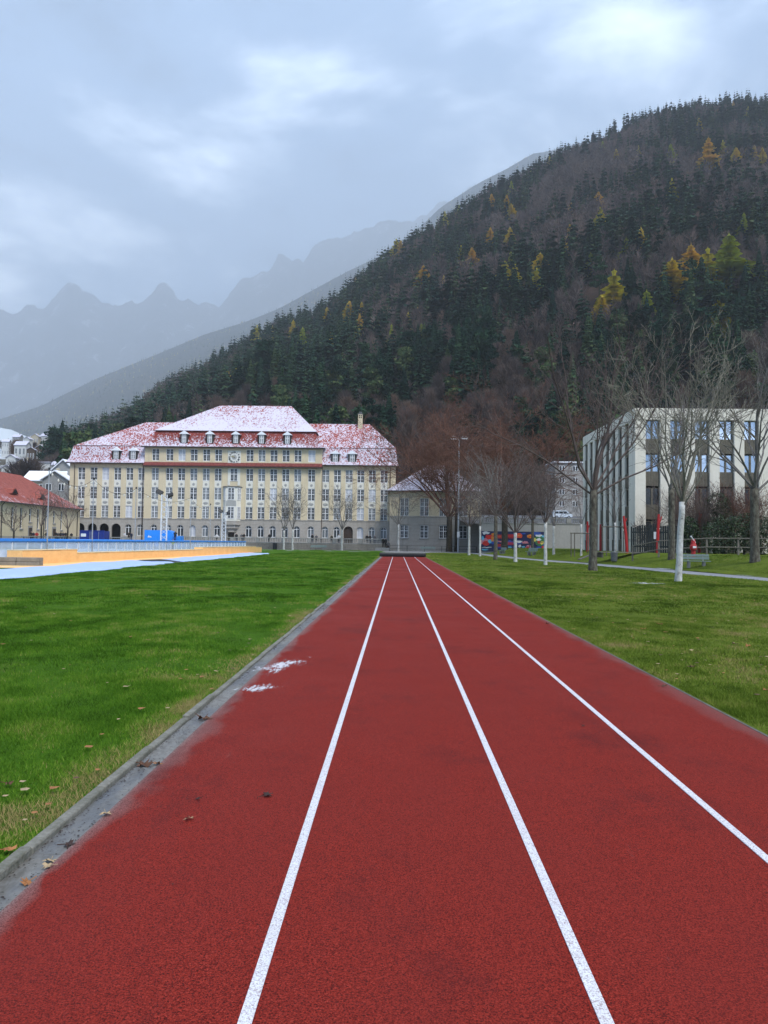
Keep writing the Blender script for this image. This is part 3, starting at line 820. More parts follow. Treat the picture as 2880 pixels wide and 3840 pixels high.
# ------------------------------------------------------------------ building helpers
def wall_open(mb, x0, x1, z0, z1, ops, depth, y=0.0, mi=0, mr=None):
    """front wall in the plane y facing -y; ops = (a, b, c, d, arch) openings with reveals"""
    mr = mi if mr is None else mr
    xs = sorted(set([x0, x1] + [o[0] for o in ops] + [o[1] for o in ops]))
    zs = sorted(set([z0, z1] + [o[2] for o in ops] + [o[3] for o in ops]))
    for i in range(len(xs) - 1):
        for k in range(len(zs) - 1):
            cx, cz = (xs[i] + xs[i + 1]) / 2, (zs[k] + zs[k + 1]) / 2
            if cx < x0 or cx > x1 or cz < z0 or cz > z1: continue
            if any(o[0] < cx < o[1] and o[2] < cz < o[3] for o in ops): continue
            mb.poly([(xs[i], y, zs[k]), (xs[i + 1], y, zs[k]), (xs[i + 1], y, zs[k + 1]), (xs[i], y, zs[k + 1])], mi)
    yb = y + depth
    for o in ops:
        a, b, c, d = o[:4]; arch = len(o) > 4 and o[4]
        mb.poly([(a, y, c), (b, y, c), (b, yb, c), (a, yb, c)], mr)
        if not arch:
            mb.poly([(a, y, d), (a, yb, d), (b, yb, d), (b, y, d)], mr)
            mb.poly([(a, y, c), (a, yb, c), (a, yb, d), (a, y, d)], mr)
            mb.poly([(b, y, c), (b, y, d), (b, yb, d), (b, yb, c)], mr)
        else:
            r = (b - a) / 2; zc = d - r; n = 10
            arc = [(a + r - r * math.cos(math.pi * i / n), zc + r * math.sin(math.pi * i / n)) for i in range(n + 1)]
            mb.poly([(a, y, c), (a, yb, c), (a, yb, zc), (a, y, zc)], mr)
            mb.poly([(b, y, c), (b, y, zc), (b, yb, zc), (b, yb, c)], mr)
            for i in range(n):
                (p0, q0), (p1, q1) = arc[i], arc[i + 1]
                mb.poly([(p0, y, q0), (p0, yb, q0), (p1, yb, q1), (p1, y, q1)], mr)
                mb.poly([(p0, y, q0), (p1, y, q1), (p1, y, d), (p0, y, d)], mi)
WCACHE = {}
def window(parent, x, z, w, h, y, bars=(2, 4), pane='glass_dark', arch=False, frame='sash_white', name='window', transom=.55, fw=.11):
    """frame mesh with its pane as a sub-part; origin at the sill centre, facing -y"""
    key = (round(w, 2), round(h, 2), bars, arch, frame, transom, fw)
    if key not in WCACHE:
        f = MB(); r = w / 2
        top = h - r if arch else h
        f.box(-r, -r + fw, -.05, .05, 0, top); f.box(r - fw, r, -.05, .05, 0, top)
        f.box(-r + fw, r - fw, -.05, .05, 0, fw)
        if arch:
            n = 10; A = [(-r * math.cos(math.pi * i / n), top + r * math.sin(math.pi * i / n)) for i in range(n + 1)]
            B = [(-(r - fw) * math.cos(math.pi * i / n), top + (r - fw) * math.sin(math.pi * i / n)) for i in range(n + 1)]
            for i in range(n):
                f.prism([(A[i][0], -.05, A[i][1]), (A[i + 1][0], -.05, A[i + 1][1]), (B[i + 1][0], -.05, B[i + 1][1]), (B[i][0], -.05, B[i][1])], (0, .1, 0))
            f.box(-r + fw, r - fw, -.06, .04, top - .06, top + .06)
            f.box(-.06, .06, -.055, .045, fw, top - .06); f.box(-.05, .05, -.055, .045, top + .06, h - fw)
        else:
            f.box(-r + fw, r - fw, -.05, .05, h - fw, h)
            zt = h * transom
            if transom: f.box(-r + fw, r - fw, -.06, .04, zt - .06, zt + .06)
            if bars[0] == 2:
                f.box(-.085, .085, -.055, .045, fw, (zt - .06) if transom else h - fw)
                if transom: f.box(-.085, .085, -.055, .045, zt + .06, h - fw)
            if bars[1] > 1:
                for k in range(1, bars[1]):
                    zz = h * k / bars[1]
                    if transom and abs(zz - zt) < .2: continue
                    f.box(-r + fw, r - fw, -.02, .02, zz - .018, zz + .018)
                for s in (-1, 1):
                    f.box(s * r / 2 - .016, s * r / 2 + .016, -.021, .019, fw, h - fw)
        g_ = MB()
        if arch: g_.poly([(-r + fw, .025, fw), (r - fw, .025, fw)] + [((r - fw) * math.cos(math.pi * i / 10), .025, top + (r - fw) * math.sin(math.pi * i / 10)) for i in range(11)])
        else: g_.poly([(-r + fw, .025, fw), (r - fw, .025, fw), (r - fw, .025, h - fw), (-r + fw, .025, h - fw)])
        WCACHE[key] = (f.mesh('window_frame', MATS[frame]), {}, g_)
    fm, pm, g_ = WCACHE[key]
    if pane not in pm: pm[pane] = g_.mesh('pane', MATS[pane])
    o = link(name, fm, parent, (x, y, z)); link('pane', pm[pane], o)
    return o
def hip_roof(mb, x0, x1, y0, y1, rings, zr, rx0, rx1, mi=0, open_left=False, open_right=False):
    """rings = [(inset_x, inset_y, z)], ridge from rx0 to rx1 at height zr along the middle"""
    ym = (y0 + y1) / 2; L = []
    for ix, iy, z in rings:
        a = x0 if open_left else x0 + ix; b = x1 if open_right else x1 - ix
        L.append([(a, y0 + iy, z), (b, y0 + iy, z), (b, y1 - iy, z), (a, y1 - iy, z)])
    for A, B in zip(L[:-1], L[1:]):
        for i in range(4):
            j = (i + 1) % 4; mb.poly([A[i], A[j], B[j], B[i]], mi)
    T = L[-1]; ra, rb = (rx0, ym, zr), (rx1, ym, zr)
    mb.poly([T[0], T[1], rb, ra], mi); mb.poly([T[1], T[2], rb], mi); mb.poly([T[2], T[3], ra, rb], mi); mb.poly([T[3], T[0], ra], mi)
def text(s, size, mat, parent, loc, rot, name='lettering', depth=.01):
    c = bpy.data.curves.new(name, 'FONT'); c.body = s; c.size = size; c.align_x = 'CENTER'; c.align_y = 'CENTER'; c.extrude = depth; c.offset = .022
    o = bpy.data.objects.new(name, c); COL.objects.link(o)
    dg = bpy.context.evaluated_depsgraph_get(); me = bpy.data.meshes.new_from_object(o.evaluated_get(dg))
    bpy.data.objects.remove(o); me.materials.clear(); me.materials.append(MATS[mat])
    return link(name, me, parent, loc, rot)

# ------------------------------------------------------------------ the school
YS = 160.0; TERR = 1.25
def sx(zx, second=False): return P((860 if second else 240) + .434 * zx, 1800, YS).x
def sz(zy, px=587, Y=YS): return P(px, 1480 + .434 * zy, Y).z - TERR
xL0, xC0, xC1, xR1 = sx(48), sx(700), sx(800, True), sx(1436, True)
school = empty('school_building', (0, YS, TERR), 0, 'long cream school with clock, grey stone base and snow-dusted red roofs', 'building')
zbase, zbound = 0.0, sz(1076); zEw, zEc, zcor = sz(597), sz(455), sz(600)
r1, r2, r3 = (sz(742), sz(632)), (sz(905), sz(800)), (sz(1065), sz(962)); ra_ = (sz(572), sz(468))
colsL = [sx(z) for z in (150, 256, 358, 461, 566, 668)]
colsC = [sx(z) for z in (793, 915, 1020, 1125, 1232, 1335)] + [sx(z, True) for z in (178, 281, 385, 489, 592, 712)]
colsR = [sx(z, True) for z in (832, 933, 1034, 1135, 1235, 1337)]
xClock = sx(1473); WW = 1.5; DEP = 19.0; PROUD = .5
rngS = random.Random(4)
def pick():
    q = rngS.random(); return 'glass_dark' if q < .56 else ('glass_curtain' if q < .91 else 'glass_blind')
zA0, zA1 = sz(1222), sz(1122); AW = 1.32
roofM = dict(w=None)
for part, xa, xb, cols, yoff, ztop in (('L', xL0, xC0, colsL, 0, zEw), ('C', xC0, xC1, colsC, -PROUD, zcor + .1), ('R', xC1, xR1, colsR, 0, zEw)):
    wmb = MB()
    ops = [(c - WW / 2, c + WW / 2, r3[0] - .12, r1[1]) for c in cols]
    wall_open(wmb, xa, xb, zbound, ztop, ops, .38, yoff)
    if part != 'C':
        s_ = xa if part == 'L' else xb
        wmb.poly([(s_, 0, zbound), (s_, DEP, zbound), (s_, DEP, ztop), (s_, 0, ztop)])
    else:
        for s_ in (xa, xb): wmb.poly([(s_, yoff, zbound), (s_, 1.0, zbound), (s_, 1.0, ztop), (s_, yoff, ztop)])
    wmb.build('wall', MATS['cream_plaster'], school)
    bmb = MB(); ga = []
    for k, c in enumerate(cols):
        if part == 'L' and k < 4: ga.append((c - .98, c + .98, zA0 - .75, zA1 + .12, True))
        elif part == 'R' and k == 2: ga.append((c - .95, c + .95, 0.02, zA1 + .1, True))
        else: ga.append((c - AW / 2, c + AW / 2, zA0, zA1, True))
    if part == 'C': ga.append((xClock - 1.0, xClock + .3, .02, sz(1180)))
    wall_open(bmb, xa, xb, 0, zbound, ga, .45, yoff - .08)
    if part != 'C':
        s_ = xa if part == 'L' else xb
        bmb.poly([(s_, -.08, 0), (s_, DEP, 0), (s_, DEP, zbound), (s_, -.08, zbound)])
    else:
        for s_ in (xa, xb): bmb.poly([(s_, yoff - .08, 0), (s_, 1, 0), (s_, 1, zbound), (s_, yoff - .08, zbound)])
    bmb.poly([(xa, yoff - .08, zbound), (xb, yoff - .08, zbound), (xb, yoff + .4, zbound), (xa, yoff + .4, zbound)])
    bmb.build('stone_base', MATS['grey_stone'], school)
    st = MB(); st.box(xa, xb, yoff - .16, yoff + .3, zbound + .004, zbound + .16); st.build('string_course', MATS['grey_stone'], school)
    for k, c in enumerate(cols):
        if part == 'L' and k < 4:
            q = MB(); q.box(c - 1.3, c + 1.3, yoff + 1.6, yoff + 1.7, 0.01, zA1 + .3); q.build('arcade_shade_back', MATS['void'], school)  # near-black back panel: shade inside the open arcade put into its colour
        elif part == 'R' and k == 2:
            q = MB(); q.box(c - .94, c + .94, yoff + .3, yoff + .36, .03, zA1)
            d_ = q.build('door', MATS['door_wood'], school)
            q = MB(); q.box(c - .03, c + .03, yoff + .27, yoff + .3, .03, zA1); q.build('door_post', MATS['brown_metal'], d_)
        else: window(school, c, zA0, AW, zA1 - zA0, yoff + .25, pane=pick(), arch=True)
        for (lo, hi) in (r1, r2, r3): window(school, c, lo, WW, hi - lo, yoff + .24, pane=pick())
        for (lo, hi), rnd_ in (((r2[1], r1[0]), True), ((r3[1], r2[0]), False)):
            sp = MB(); sp.box(c - WW / 2 + .003, c + WW / 2 - .003, yoff + .12, yoff + .34, lo + .02, hi - .02)
            so = sp.build('spandrel_panel', MATS['pale_plaster'], school)
            md = MB(); zc = (lo + hi) / 2; n = 14
            rx, rz_ = (.27, .27) if rnd_ else (.52, .28)
            md.prism([(c + rx * math.cos(2 * math.pi * i / n), yoff + .085, zc + rz_ * math.sin(2 * math.pi * i / n)) for i in range(n)], (0, .034, 0))
            md.prism([(c + rx * .55 * math.cos(2 * math.pi * i / n), yoff + .05, zc + rz_ * .55 * math.sin(2 * math.pi * i / n)) for i in range(n)], (0, .034, 0))
            md.build('medallion', MATS['medallion'], so)
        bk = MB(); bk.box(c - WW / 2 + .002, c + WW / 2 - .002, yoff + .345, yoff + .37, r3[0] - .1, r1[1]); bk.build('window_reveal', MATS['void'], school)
# attic storey of the middle part
wmb = MB(); wall_open(wmb, xC0, xC1, zcor + .1, zEc, [(c - WW / 2, c + WW / 2, ra_[0], ra_[1]) for c in colsC], .32, -PROUD)
for s_ in (xC0, xC1): wmb.poly([(s_, -PROUD, zcor + .1), (s_, 12, zcor + .1), (s_, 12, zEc), (s_, -PROUD, zEc)])
wmb.build('attic_wall', MATS['cream_plaster'], school)
for c in colsC: window(school, c, ra_[0], WW, ra_[1] - ra_[0], -PROUD + .22, pane=pick())
pr_ = MB(); zc0, zc1 = sz(622), sz(583)
pr_.prism([(xC0 - .1, -PROUD - .75, zc0 + .12), (xC0 - .1, -PROUD - .75, zc0 + .28), (xC0 - .1, -PROUD - .003, zc1), (xC0 - .1, -PROUD - .003, zc0 + .12)], (xC1 - xC0 + .2, 0, 0))
roof_mat('tile_cornice', -.9, red=((.13, .03, .026), (.21, .05, .042))); pr_.build('pent_roof', MATS['tile_cornice'], school)
gq = MB(); gq.box(xC0 - .12, xC1 + .12, -PROUD - .82, -PROUD - .003, zc0 - .06, zc0 + .118); gq.build('cornice', MATS['brown_metal'], school)
# roofs
zM, zRc = sz(303), P(900, 1480 + .434 * 97, YS + DEP / 2).z - TERR
roof_mat('tile_wing', .07, zEw, zEw + 9, .12, -.20)
roof_mat('tile_mansard', -.22, zEc, zM, .42, -.95, red=((.17, .028, .022), (.26, .048, .036)))
roof_mat('tile_upper', .38, zM, zRc, .16, -.34)
rc = MB(); eo = .65
x0, x1, y0, y1 = xC0 - eo, xC1 + eo, -PROUD - eo, DEP + eo
rxa, rxb = sx(1185) , sx(497, True)
ym_ = (y0 + y1) / 2
# curved lower slope in three rings
rings = [(0, 0, zEc + .12), (.8, .75, zEc + .62), (1.7, 1.55, zEc + 1.9), (2.35, 2.3, zM)]
hip_roof(rc, x0, x1, y0, y1, rings[:3] + [rings[3]], zM + .001, xC0 + 9, xC1 - 9)
rc.f = rc.f[:-4]; rc.m = rc.m[:-4]
rf = rc.build('roof', MATS['tile_mansard'], school)
ru = MB(); hip_roof(ru, x0 + 2.0, x1 - 2.0, y0 + 1.95, y1 - 1.95, [(0, 0, zM + .02)], zRc, rxa + 1.6, rxb - .6)
ruo = ru.build('upper_roof', MATS['tile_upper'], school)
ed = MB(); ed.box(x0 + 1.95, x1 - 1.95, y0 + 1.88, y0 + 2.0, zM - .08, zM + .03); ed.box(x0 + 5, x1 - 5.0, y0 + 4.88, y0 + 4.94, zM + 2.15, zM + 2.3)
ed.build('snow_guard', MATS['brown_metal'], ruo)
gt = MB(); gt.box(x0 - .06, x1 + .06, y0 - .08, y0 + .14, zEc - .08, zEc + .13); gt.box(x0, x1, y0 + .14, -PROUD, zEc - .05, zEc + .02); gt.build('gutter', MATS['dark_metal'], school)
zMw = sz(440); zRw = P(500, 1480 + .434 * 237, YS + DEP / 2).z - TERR
wl = MB(); hip_roof(wl, xL0 - eo, xC0 + 5, -eo, DEP + eo, [(0, 0, zEw + .1), (.45, .7, zEw + 1.1), (.9, 1.7, zMw)], zRw, sx(440) + 3.2, xC0 + 5, open_right=True)
wlo = wl.build('wing_roof', MATS['tile_wing'], school)
wr = MB(); hip_roof(wr, xC1 - 5, xR1 + eo, -eo, DEP + eo, [(0, 0, zEw + .1), (.35, .7, zEw + 1.1), (.6, 1.7, zMw)], zRw, xC1 - 5, sx(1230, True) - .9, open_left=True)
wro = wr.build('wing_roof', MATS['tile_wing'], school)
for (a, b, o_) in ((xL0 - eo, xC0 - eo, wlo), (xC1 + eo, xR1 + eo, wro)):
    gt = MB(); gt.box(a, b, -eo - .08, -eo + .12, zEw - .12, zEw + .1); gt.box(a, b, -eo + .12, 0, zEw - .06, zEw - .01); gt.build('gutter', MATS['dark_metal'], o_)
    gt = MB(); gt.box(a + .9, b - .9, .98, 1.06, zMw - .04, zMw + .06); gt.build('snow_guard', MATS['brown_metal'], o_)
for (xq, s) in ((xL0 + 1.1, 0), (xC0 - .35, 0), (xC1 + .05, 0), (xR1 - 1.1, 0)):
    dp = MB(); dp.tube([(xq, -.75, zEw - .05), (xq, -.2, zEw - .6), (xq, -.2, 0)], .075, 6); dp.build('downpipe', MATS['brown_metal'], school)
# dormers
M('dormer_dark', (.040, .032, .03), .7, .2, 2)
def dormer(x, y, z, w, h, parent, wide=False):
    d = MB(); d.box(x - w / 2, x + w / 2, y, y + 2.2, z, z + h); o = d.build('dormer', MATS['dormer_dark'], parent)
    window(o, x, z + .12, w * .58, h - .2, y - .03, pane='glass_curtain', transom=.6)
    rr = MB(); e_ = .28
    rr.prism([(x - w / 2 - e_, y - .25, z + h), (x + w / 2 + e_, y - .25, z + h), (x, y - .25, z + h + .75)], (0, 2.8, 0), 0)
    rr.build('dormer_roof', MATS['snow'], o)
for zx in (1032, 1255, 1480): dormer(sx(zx), -PROUD + .25, sz(418), 1.55, sz(340) - sz(418), rf)
for zx in (275, 497): dormer(sx(zx, True), -PROUD + .25, sz(418), 1.55, sz(340) - sz(418), rf)
for zx in (447, 595): dormer(sx(zx), -.15, sz(562), 1.7, sz(488) - sz(562), wlo)
for zx in (913, 1060): dormer(sx(zx, True), -.15, sz(578), 1.7, sz(505) - sz(578) + .2, wro)
# chimney
ch = MB(); cx = sx(1108, True); zc_ = zRw
ch.box(cx - .48, cx + .48, DEP / 2 - 1.6, DEP / 2 - .7, zc_ - 1.6, zc_ + 2.0)
cho = ch.build('chimney', MATS['cream_plaster'], wro)
ch = MB()
ch.box(cx - .58, cx + .58, DEP / 2 - 1.7, DEP / 2 - .6, zc_ + 2.0, zc_ + 2.15); ch.box(cx - .3, cx + .3, DEP / 2 - 1.4, DEP / 2 - .9, zc_ + 2.15, zc_ + 2.55); ch.build('chimney_cap', MATS['lead'], cho)
for a in (-.2, .2):
    for b in (1.1, 1.5):
        ch = MB(); ch.box(cx + a - .12, cx + a + .12, DEP / 2 - 1.63, DEP / 2 - 1.598, zc_ + b, zc_ + b + .26); ch.build('flue_opening', MATS['void'], cho)
# clock
zk = sz(536); rk = 1.27
ck = MB(); ck.box(xClock - 1.36, xClock + 1.36, -PROUD - .06, -PROUD - .003, zk - 1.36, zk + 1.36); cko = ck.build('clock', MATS['pale_plaster'], school)
ck = MB(); ck.prism([(xClock + rk * math.cos(2 * math.pi * i / 32), -PROUD - .1, zk + rk * math.sin(2 * math.pi * i / 32)) for i in range(32)], (0, .038, 0)); ck.build('clock_face', MATS['clock_white'], cko)
ck = MB(); ck.prism([(xClock + .5 * math.cos(2 * math.pi * i / 24), -PROUD - .13, zk + .5 * math.sin(2 * math.pi * i / 24)) for i in range(24)], (0, .028, 0)); ck.build('clock_centre', MATS['medallion'], cko)
for i, s in enumerate(('XII', 'I', 'II', 'III', 'IIII', 'V', 'VI', 'VII', 'VIII', 'IX', 'X', 'XI')):
    a = math.pi / 2 - i * math.pi / 6
    text(s, .44, 'dark_metal', cko, (xClock + 1.0 * math.cos(a), -PROUD - .11, zk + 1.0 * math.sin(a)), (R(90), -(a - math.pi / 2), 0), 'numeral')
for (ang, L, wd) in ((147, .62, .07), (168, .95, .055)):
    a = R(ang); d = Vector((math.cos(a), 0, math.sin(a))); n_ = Vector((-d.z, 0, d.x)) * wd; c0 = Vector((xClock, -PROUD - .17, zk))
    hm = MB(); hm.prism([c0 - d * .15 - n_, c0 + d * L - n_ * .4, c0 + d * L + n_ * .4, c0 - d * .15 + n_], (0, .02, 0)); hm.build('clock_hand', MATS['gilt'], cko)
# oriel bay over the portal
xo = sx(1462); zo0, zo1 = sz(1085), sz(795); ow, od = 1.85, 1.15
plan = [(-ow, 0), (-ow * .62, -od), (ow * .62, -od), (ow, 0)]
ob = MB()
ys_ = -PROUD
ob.prism([(xo + a, ys_ + b, zo0) for a, b in plan], (0, 0, zo1 - zo0)); oro = ob.build('oriel', MATS['pale_plaster'], school)
q = MB(); q.prism([(xo + a * 1.12, ys_ + b * 1.14, zo1) for a, b in plan], (0, 0, .16)); q.build('oriel_roof', MATS['lead'], oro)
q = MB(); q.prism([(xo + a * .9, ys_ + b * 1.025, r3[1] + .1) for a, b in plan], (0, 0, r2[0] - r3[1] - .25)); q.build('relief_band', MATS['medallion'], oro)
for k, (zz0, zz1, s) in enumerate(((sz(1118), sz(1087), 1.0), (sz(1148), sz(1120), .78), (sz(1180), sz(1150), .5))):
    q = MB(); q.prism([(xo + a * s, ys_ - .09 + b * s, zz0) for a, b in plan], (0, 0, zz1 - zz0)); q.build('corbel', MATS['grey_stone'], oro)
for (lo, hi) in (r2, r3):
    window(oro, xo, lo, 1.35, hi - lo, ys_ - od - .03, pane='glass_dark')
    for s in (-1, 1):
        wo = window(oro, xo + s * ow * .81, lo, .95, hi - lo, ys_ - od * .5, pane='glass_dark')
        wo.rotation_euler = (0, 0, s * math.atan2(od, ow * .38)); wo.location.x += s * .04; wo.location.y -= .02
window(school, xClock, r1[0], WW, r1[1] - r1[0], -PROUD - .03, pane='glass_dark')
q = MB(); q.box(xClock - 1.3, xClock - .78, -PROUD - .05, -PROUD - .003, r1[0] - .9, r1[1]); q.build('relief_panel', MATS['pale_plaster'], school)
q = MB(); q.box(xClock + .78, xClock + 1.3, -PROUD - .05, -PROUD - .003, r1[0] - .9, r1[1]); q.build('relief_panel', MATS['pale_plaster'], school)
q = MB(); q.box(xClock - .99, xClock + .29, -PROUD + .2, -PROUD + .28, .03, sz(1181)); q.build('door', MATS['door_wood'], school)

# ------------------------------------------------------------------ terrace, balustrades
ter = MB(); TY = 146.0
ter.box(-46, -2.2, TY + .35, YS + .2, -.2, TERR); ter.box(-90, -46.002, 130.35, YS + .2, -.2, TERR - .004)
tag(ter.build('terrace', MATS['paving']), kind='structure')
def balustrade(name, a, b, z, label, wall_h, posts=9, wallmat='rubble_stone'):
    a = Vector(a); b = Vector(b); L = (b - a).length; rz = math.atan2(b.y - a.y, b.x - a.x)
    o = empty(name, (a.x, a.y, 0), rz, label, 'balustrade')
    if wall_h:
        q = MB(); n_ = int(L / .9); rg = random.Random(2)
        k = MB(); k.box(0, L, 0, .34, -.2, z - .003); k.build('retaining_wall', MATS[wallmat], o)
        # rubble courses standing proud of the joints
        st = MB()
        for c in range(max(1, int(wall_h / .33))):
            x = rg.uniform(-.4, 0); zz = z - wall_h + c * .33
            while x < L:
                w_ = rg.uniform(.4, .95)
                st.bevbox(max(0, x) + .012, min(L, x + w_) - .012, -rg.uniform(.03, .09), .02, zz + .012, min(z - .02, zz + .318), .02) if min(L, x + w_) - max(0, x) > .1 else None
                x += w_
        tag(st.build('stones', MATS[wallmat], o), kind='stuff')
    q = MB(); q.box(0, L, -.08, .34, z + .004, z + .14); q.build('plinth', MATS['concrete'], o)
    q = MB(); q.box(0, L, -.10, .36, z + .86, z + 1.02); q.build('handrail', MATS['concrete'], o)
    for i in range(posts + 1):
        x = L * i / posts; q = MB(); q.box(x - .38, x + .38, -.11, .37, z + .141, z + .859); q.build('pier', MATS['concrete'], o)
    q = MB(); n_ = int(L / .32)
    for i in range(n_):
        x = L * (i + .5) / n_
        if any(abs(x - L * k / posts) < .5 for k in range(posts + 1)): continue
        q.lathe([(.09, .141), (.05, .24), (.095, .45), (.05, .72), (.08, .859)], 6, 0, (x, .13, z))
    tag(q.build('balusters', MATS['concrete'], o), kind='stuff')
    return o
balustrade('balustrade', (-46, TY), (-2.2, TY), TERR, 'long stone balustrade on a rubble wall in front of the school', TERR + .1)
balustrade('balustrade', (-64, 130), (-46, 130), TERR - .3, 'shorter stone balustrade in front of the hall doors, left of the blue container', TERR, 4)

# ------------------------------------------------------------------ gymnasium beside the school
YG = 150.0
def gx(zx): return P(1380 + .5063 * zx, 1900, YG).x
def gz(zy): return P(1640, 1500 + .5063 * zy, YG).z
gym = empty('gymnasium', (0, YG, 0), 0, 'two-storey annex with snowy hip roof, cream above grey stone, beside the school', 'building')
ga, gb_ = gx(160), gx(842); zst, zev = gz(868), gz(678)
cols = [gx(z) for z in (270, 417, 560, 705)]
up_, lo_ = (gz(862), gz(728)), (gz(1025), gz(928))
q = MB(); wall_open(q, ga, gb_, zst, zev, [(c - .85, c + .85, up_[0], up_[1]) for c in cols], .3); q.poly([(gb_, 0, zst), (gb_, 16, zst), (gb_, 16, zev), (gb_, 0, zev)]); q.poly([(ga, 0, zst), (ga, 16, zst), (ga, 16, zev), (ga, 0, zev)]); q.build('wall', MATS['cream_plaster'], gym)
q = MB(); wall_open(q, ga, gb_, 0, zst, [(c - .8, c + .8, lo_[0], lo_[1]) for c in cols], .3, -.08); q.poly([(gb_, -.08, 0), (gb_, 16, 0), (gb_, 16, zst), (gb_, -.08, zst)]); q.poly([(ga, -.08, 0), (ga, 16, 0), (ga, 16, zst), (ga, -.08, zst)]); q.build('stone_base', MATS['grey_stone'], gym)
q = MB(); q.box(ga, gb_, -.16, .2, zst + .004, zst + .18); q.build('string_course', MATS['grey_stone'], gym)
for c in cols:
    window(gym, c, up_[0], 1.7, up_[1] - up_[0], .18, pane='glass_curtain'); window(gym, c, lo_[0], 1.6, lo_[1] - lo_[0], .12, pane='glass_dark')
    s = MB(); s.box(c - .95, c + .95, -.2, -.083, lo_[0] - .16, lo_[0] - .004); s.build('sill', MATS['concrete'], gym)
    s = MB(); n = 10; s.prism([(c + .85 * math.cos(math.pi * i / n), -.15, lo_[1] + .12 + .62 * math.sin(math.pi * i / n)) for i in range(n + 1)], (0, .066, 0)); s.build('lunette', MATS['grey_stone'], gym)
roof_mat('tile_gym', .45, zev, zev + 5, .1, .0)
q = MB(); hip_roof(q, ga - .6, gb_ + .6, -.6, 16.6, [(0, 0, zev + .1)], P(1620, 1500 + .5063 * 485, YG + 8).z, gx(430) + .6, gx(590)); gro = q.build('roof', MATS['tile_gym'], gym)
q = MB(); q.box(ga - .65, gb_ + .65, -.68, -.5, zev - .1, zev + .1); q.box(ga - .6, gb_ + .6, -.5, -.003, zev - .04, zev + .02); q.build('gutter', MATS['dark_metal'], gro)

# ------------------------------------------------------------------ hall with the red roof, on the left
hall = empty('hall', (-64, 122.5, 0), R(90), 'yellow hall with steep red roof, eyebrow dormers and tall narrow windows', 'building')
HL = 31.5; hz0, hze, hzr = 0.0, 7.45, 13.7
ops = []
def hy(zx): return -64 / P(zx * .199, 1950, 1.0).x - 122.5
for zx in (235, 400, 720, 870, 1160): ops.append((hy(zx) - .45, hy(zx) + .45, 3.2, 6.75))
for zx in (570, 1020): ops.append((hy(zx) - .45, hy(zx) + .45, 4.4, 6.75)); ops.append((hy(zx) - .6, hy(zx) + .6, TERR, 3.4))
q = MB(); wall_open(q, 0, HL, 1.9, hze, [o for o in ops if o[2] > 3], .35); q.poly([(0, 0, 1.9), (0, 0, hze), (0, 18, hze), (0, 18, 1.9)]); q.poly([(HL, 0, 1.9), (HL, 18, 1.9), (HL, 18, hze), (HL, 0, hze)])
q.build('wall', MATS['cream_plaster'], hall)
q = MB(); q.box(-.04, HL + .04, -.04, 18.04, -.2, 1.896); q.build('plinth', MATS['grey_stone'], hall)
for o in ops:
    c = (o[0] + o[1]) / 2
    if o[2] > 3:
        window(hall, c, o[2], .9, o[3] - o[2], .2, bars=(0, 1), fw=.08, pane='glass_hall')
        s = MB(); s.box(c - .6, c + .6, -.12, -.003, o[2] - .22, o[2] - .004); s.build('sill', MATS['concrete'], hall)
    else:
        s = MB(); s.box(c - .75, c + .75, -.1, -.003, 1.9, 3.75); dd = s.build('door_surround', MATS['concrete'], hall)
        s = MB(); s.box(c - .55, c + .55, -.13, -.103, 1.9, 3.4); s.build('door', MATS['door_wood'], dd)
roof_mat('tile_hall', -.62, hze, hzr, .22, -.3, red=((.22, .050, .036), (.31, .085, .062)))
q = MB(); hip_roof(q, -.6, HL + .7, -.65, 18.65, [(0, 0, hze), (.6, .8, hze + .45)], hzr, -.6 + .5, HL - 6.5); hro = q.build('roof', MATS['tile_hall'], hall)
q = MB(); q.box(-.6, HL + .7, -.75, -.55, hze - .14, hze + .05); q.box(-.6, HL + .7, -.55, -.004, hze - .08, hze - .02); q.build('gutter', MATS['dark_metal'], hro)
for (xq, zq) in ((8.2, 9.3), (17.5, 9.0)):
    yq = -.65 + (zq - hze) / (hzr - hze) * 9.3
    s = MB(); n = 12; prof = [(xq + 1.35 * (i / n * 2 - 1), yq - .5, zq - .15 + 1.0 * math.cos((i / n * 2 - 1) * math.pi / 2) ** 1.6) for i in range(n + 1)]
    s.prism(prof, (0, 2.6, 0)); do = s.build('eyebrow_dormer', MATS['tile_hall'], hro)
    s = MB(); s.prism([(xq + (a - xq) * .72, yq - .55, zq - .12 + (c - zq + .15) * .75) for a, b, c in prof], (0, .045, 0)); s.build('dormer_front', MATS['void'], do)
for k in range(4):
    s = MB(); s.box(1.5 + 2.4 * k, 1.8 + 2.4 * k, 7.6, 8.0, hzr - 1.1, hzr - .55); s.build('roof_vent', MATS['dark_metal'], hro)
for xq in (.6, 15.5, HL - 1.5):
    s = MB(); s.tube([(xq, -.6, hze - .1), (xq, -.12, hze - .6), (xq, -.12, 0)], .07, 6); s.build('downpipe', MATS['dark_metal'], hall)

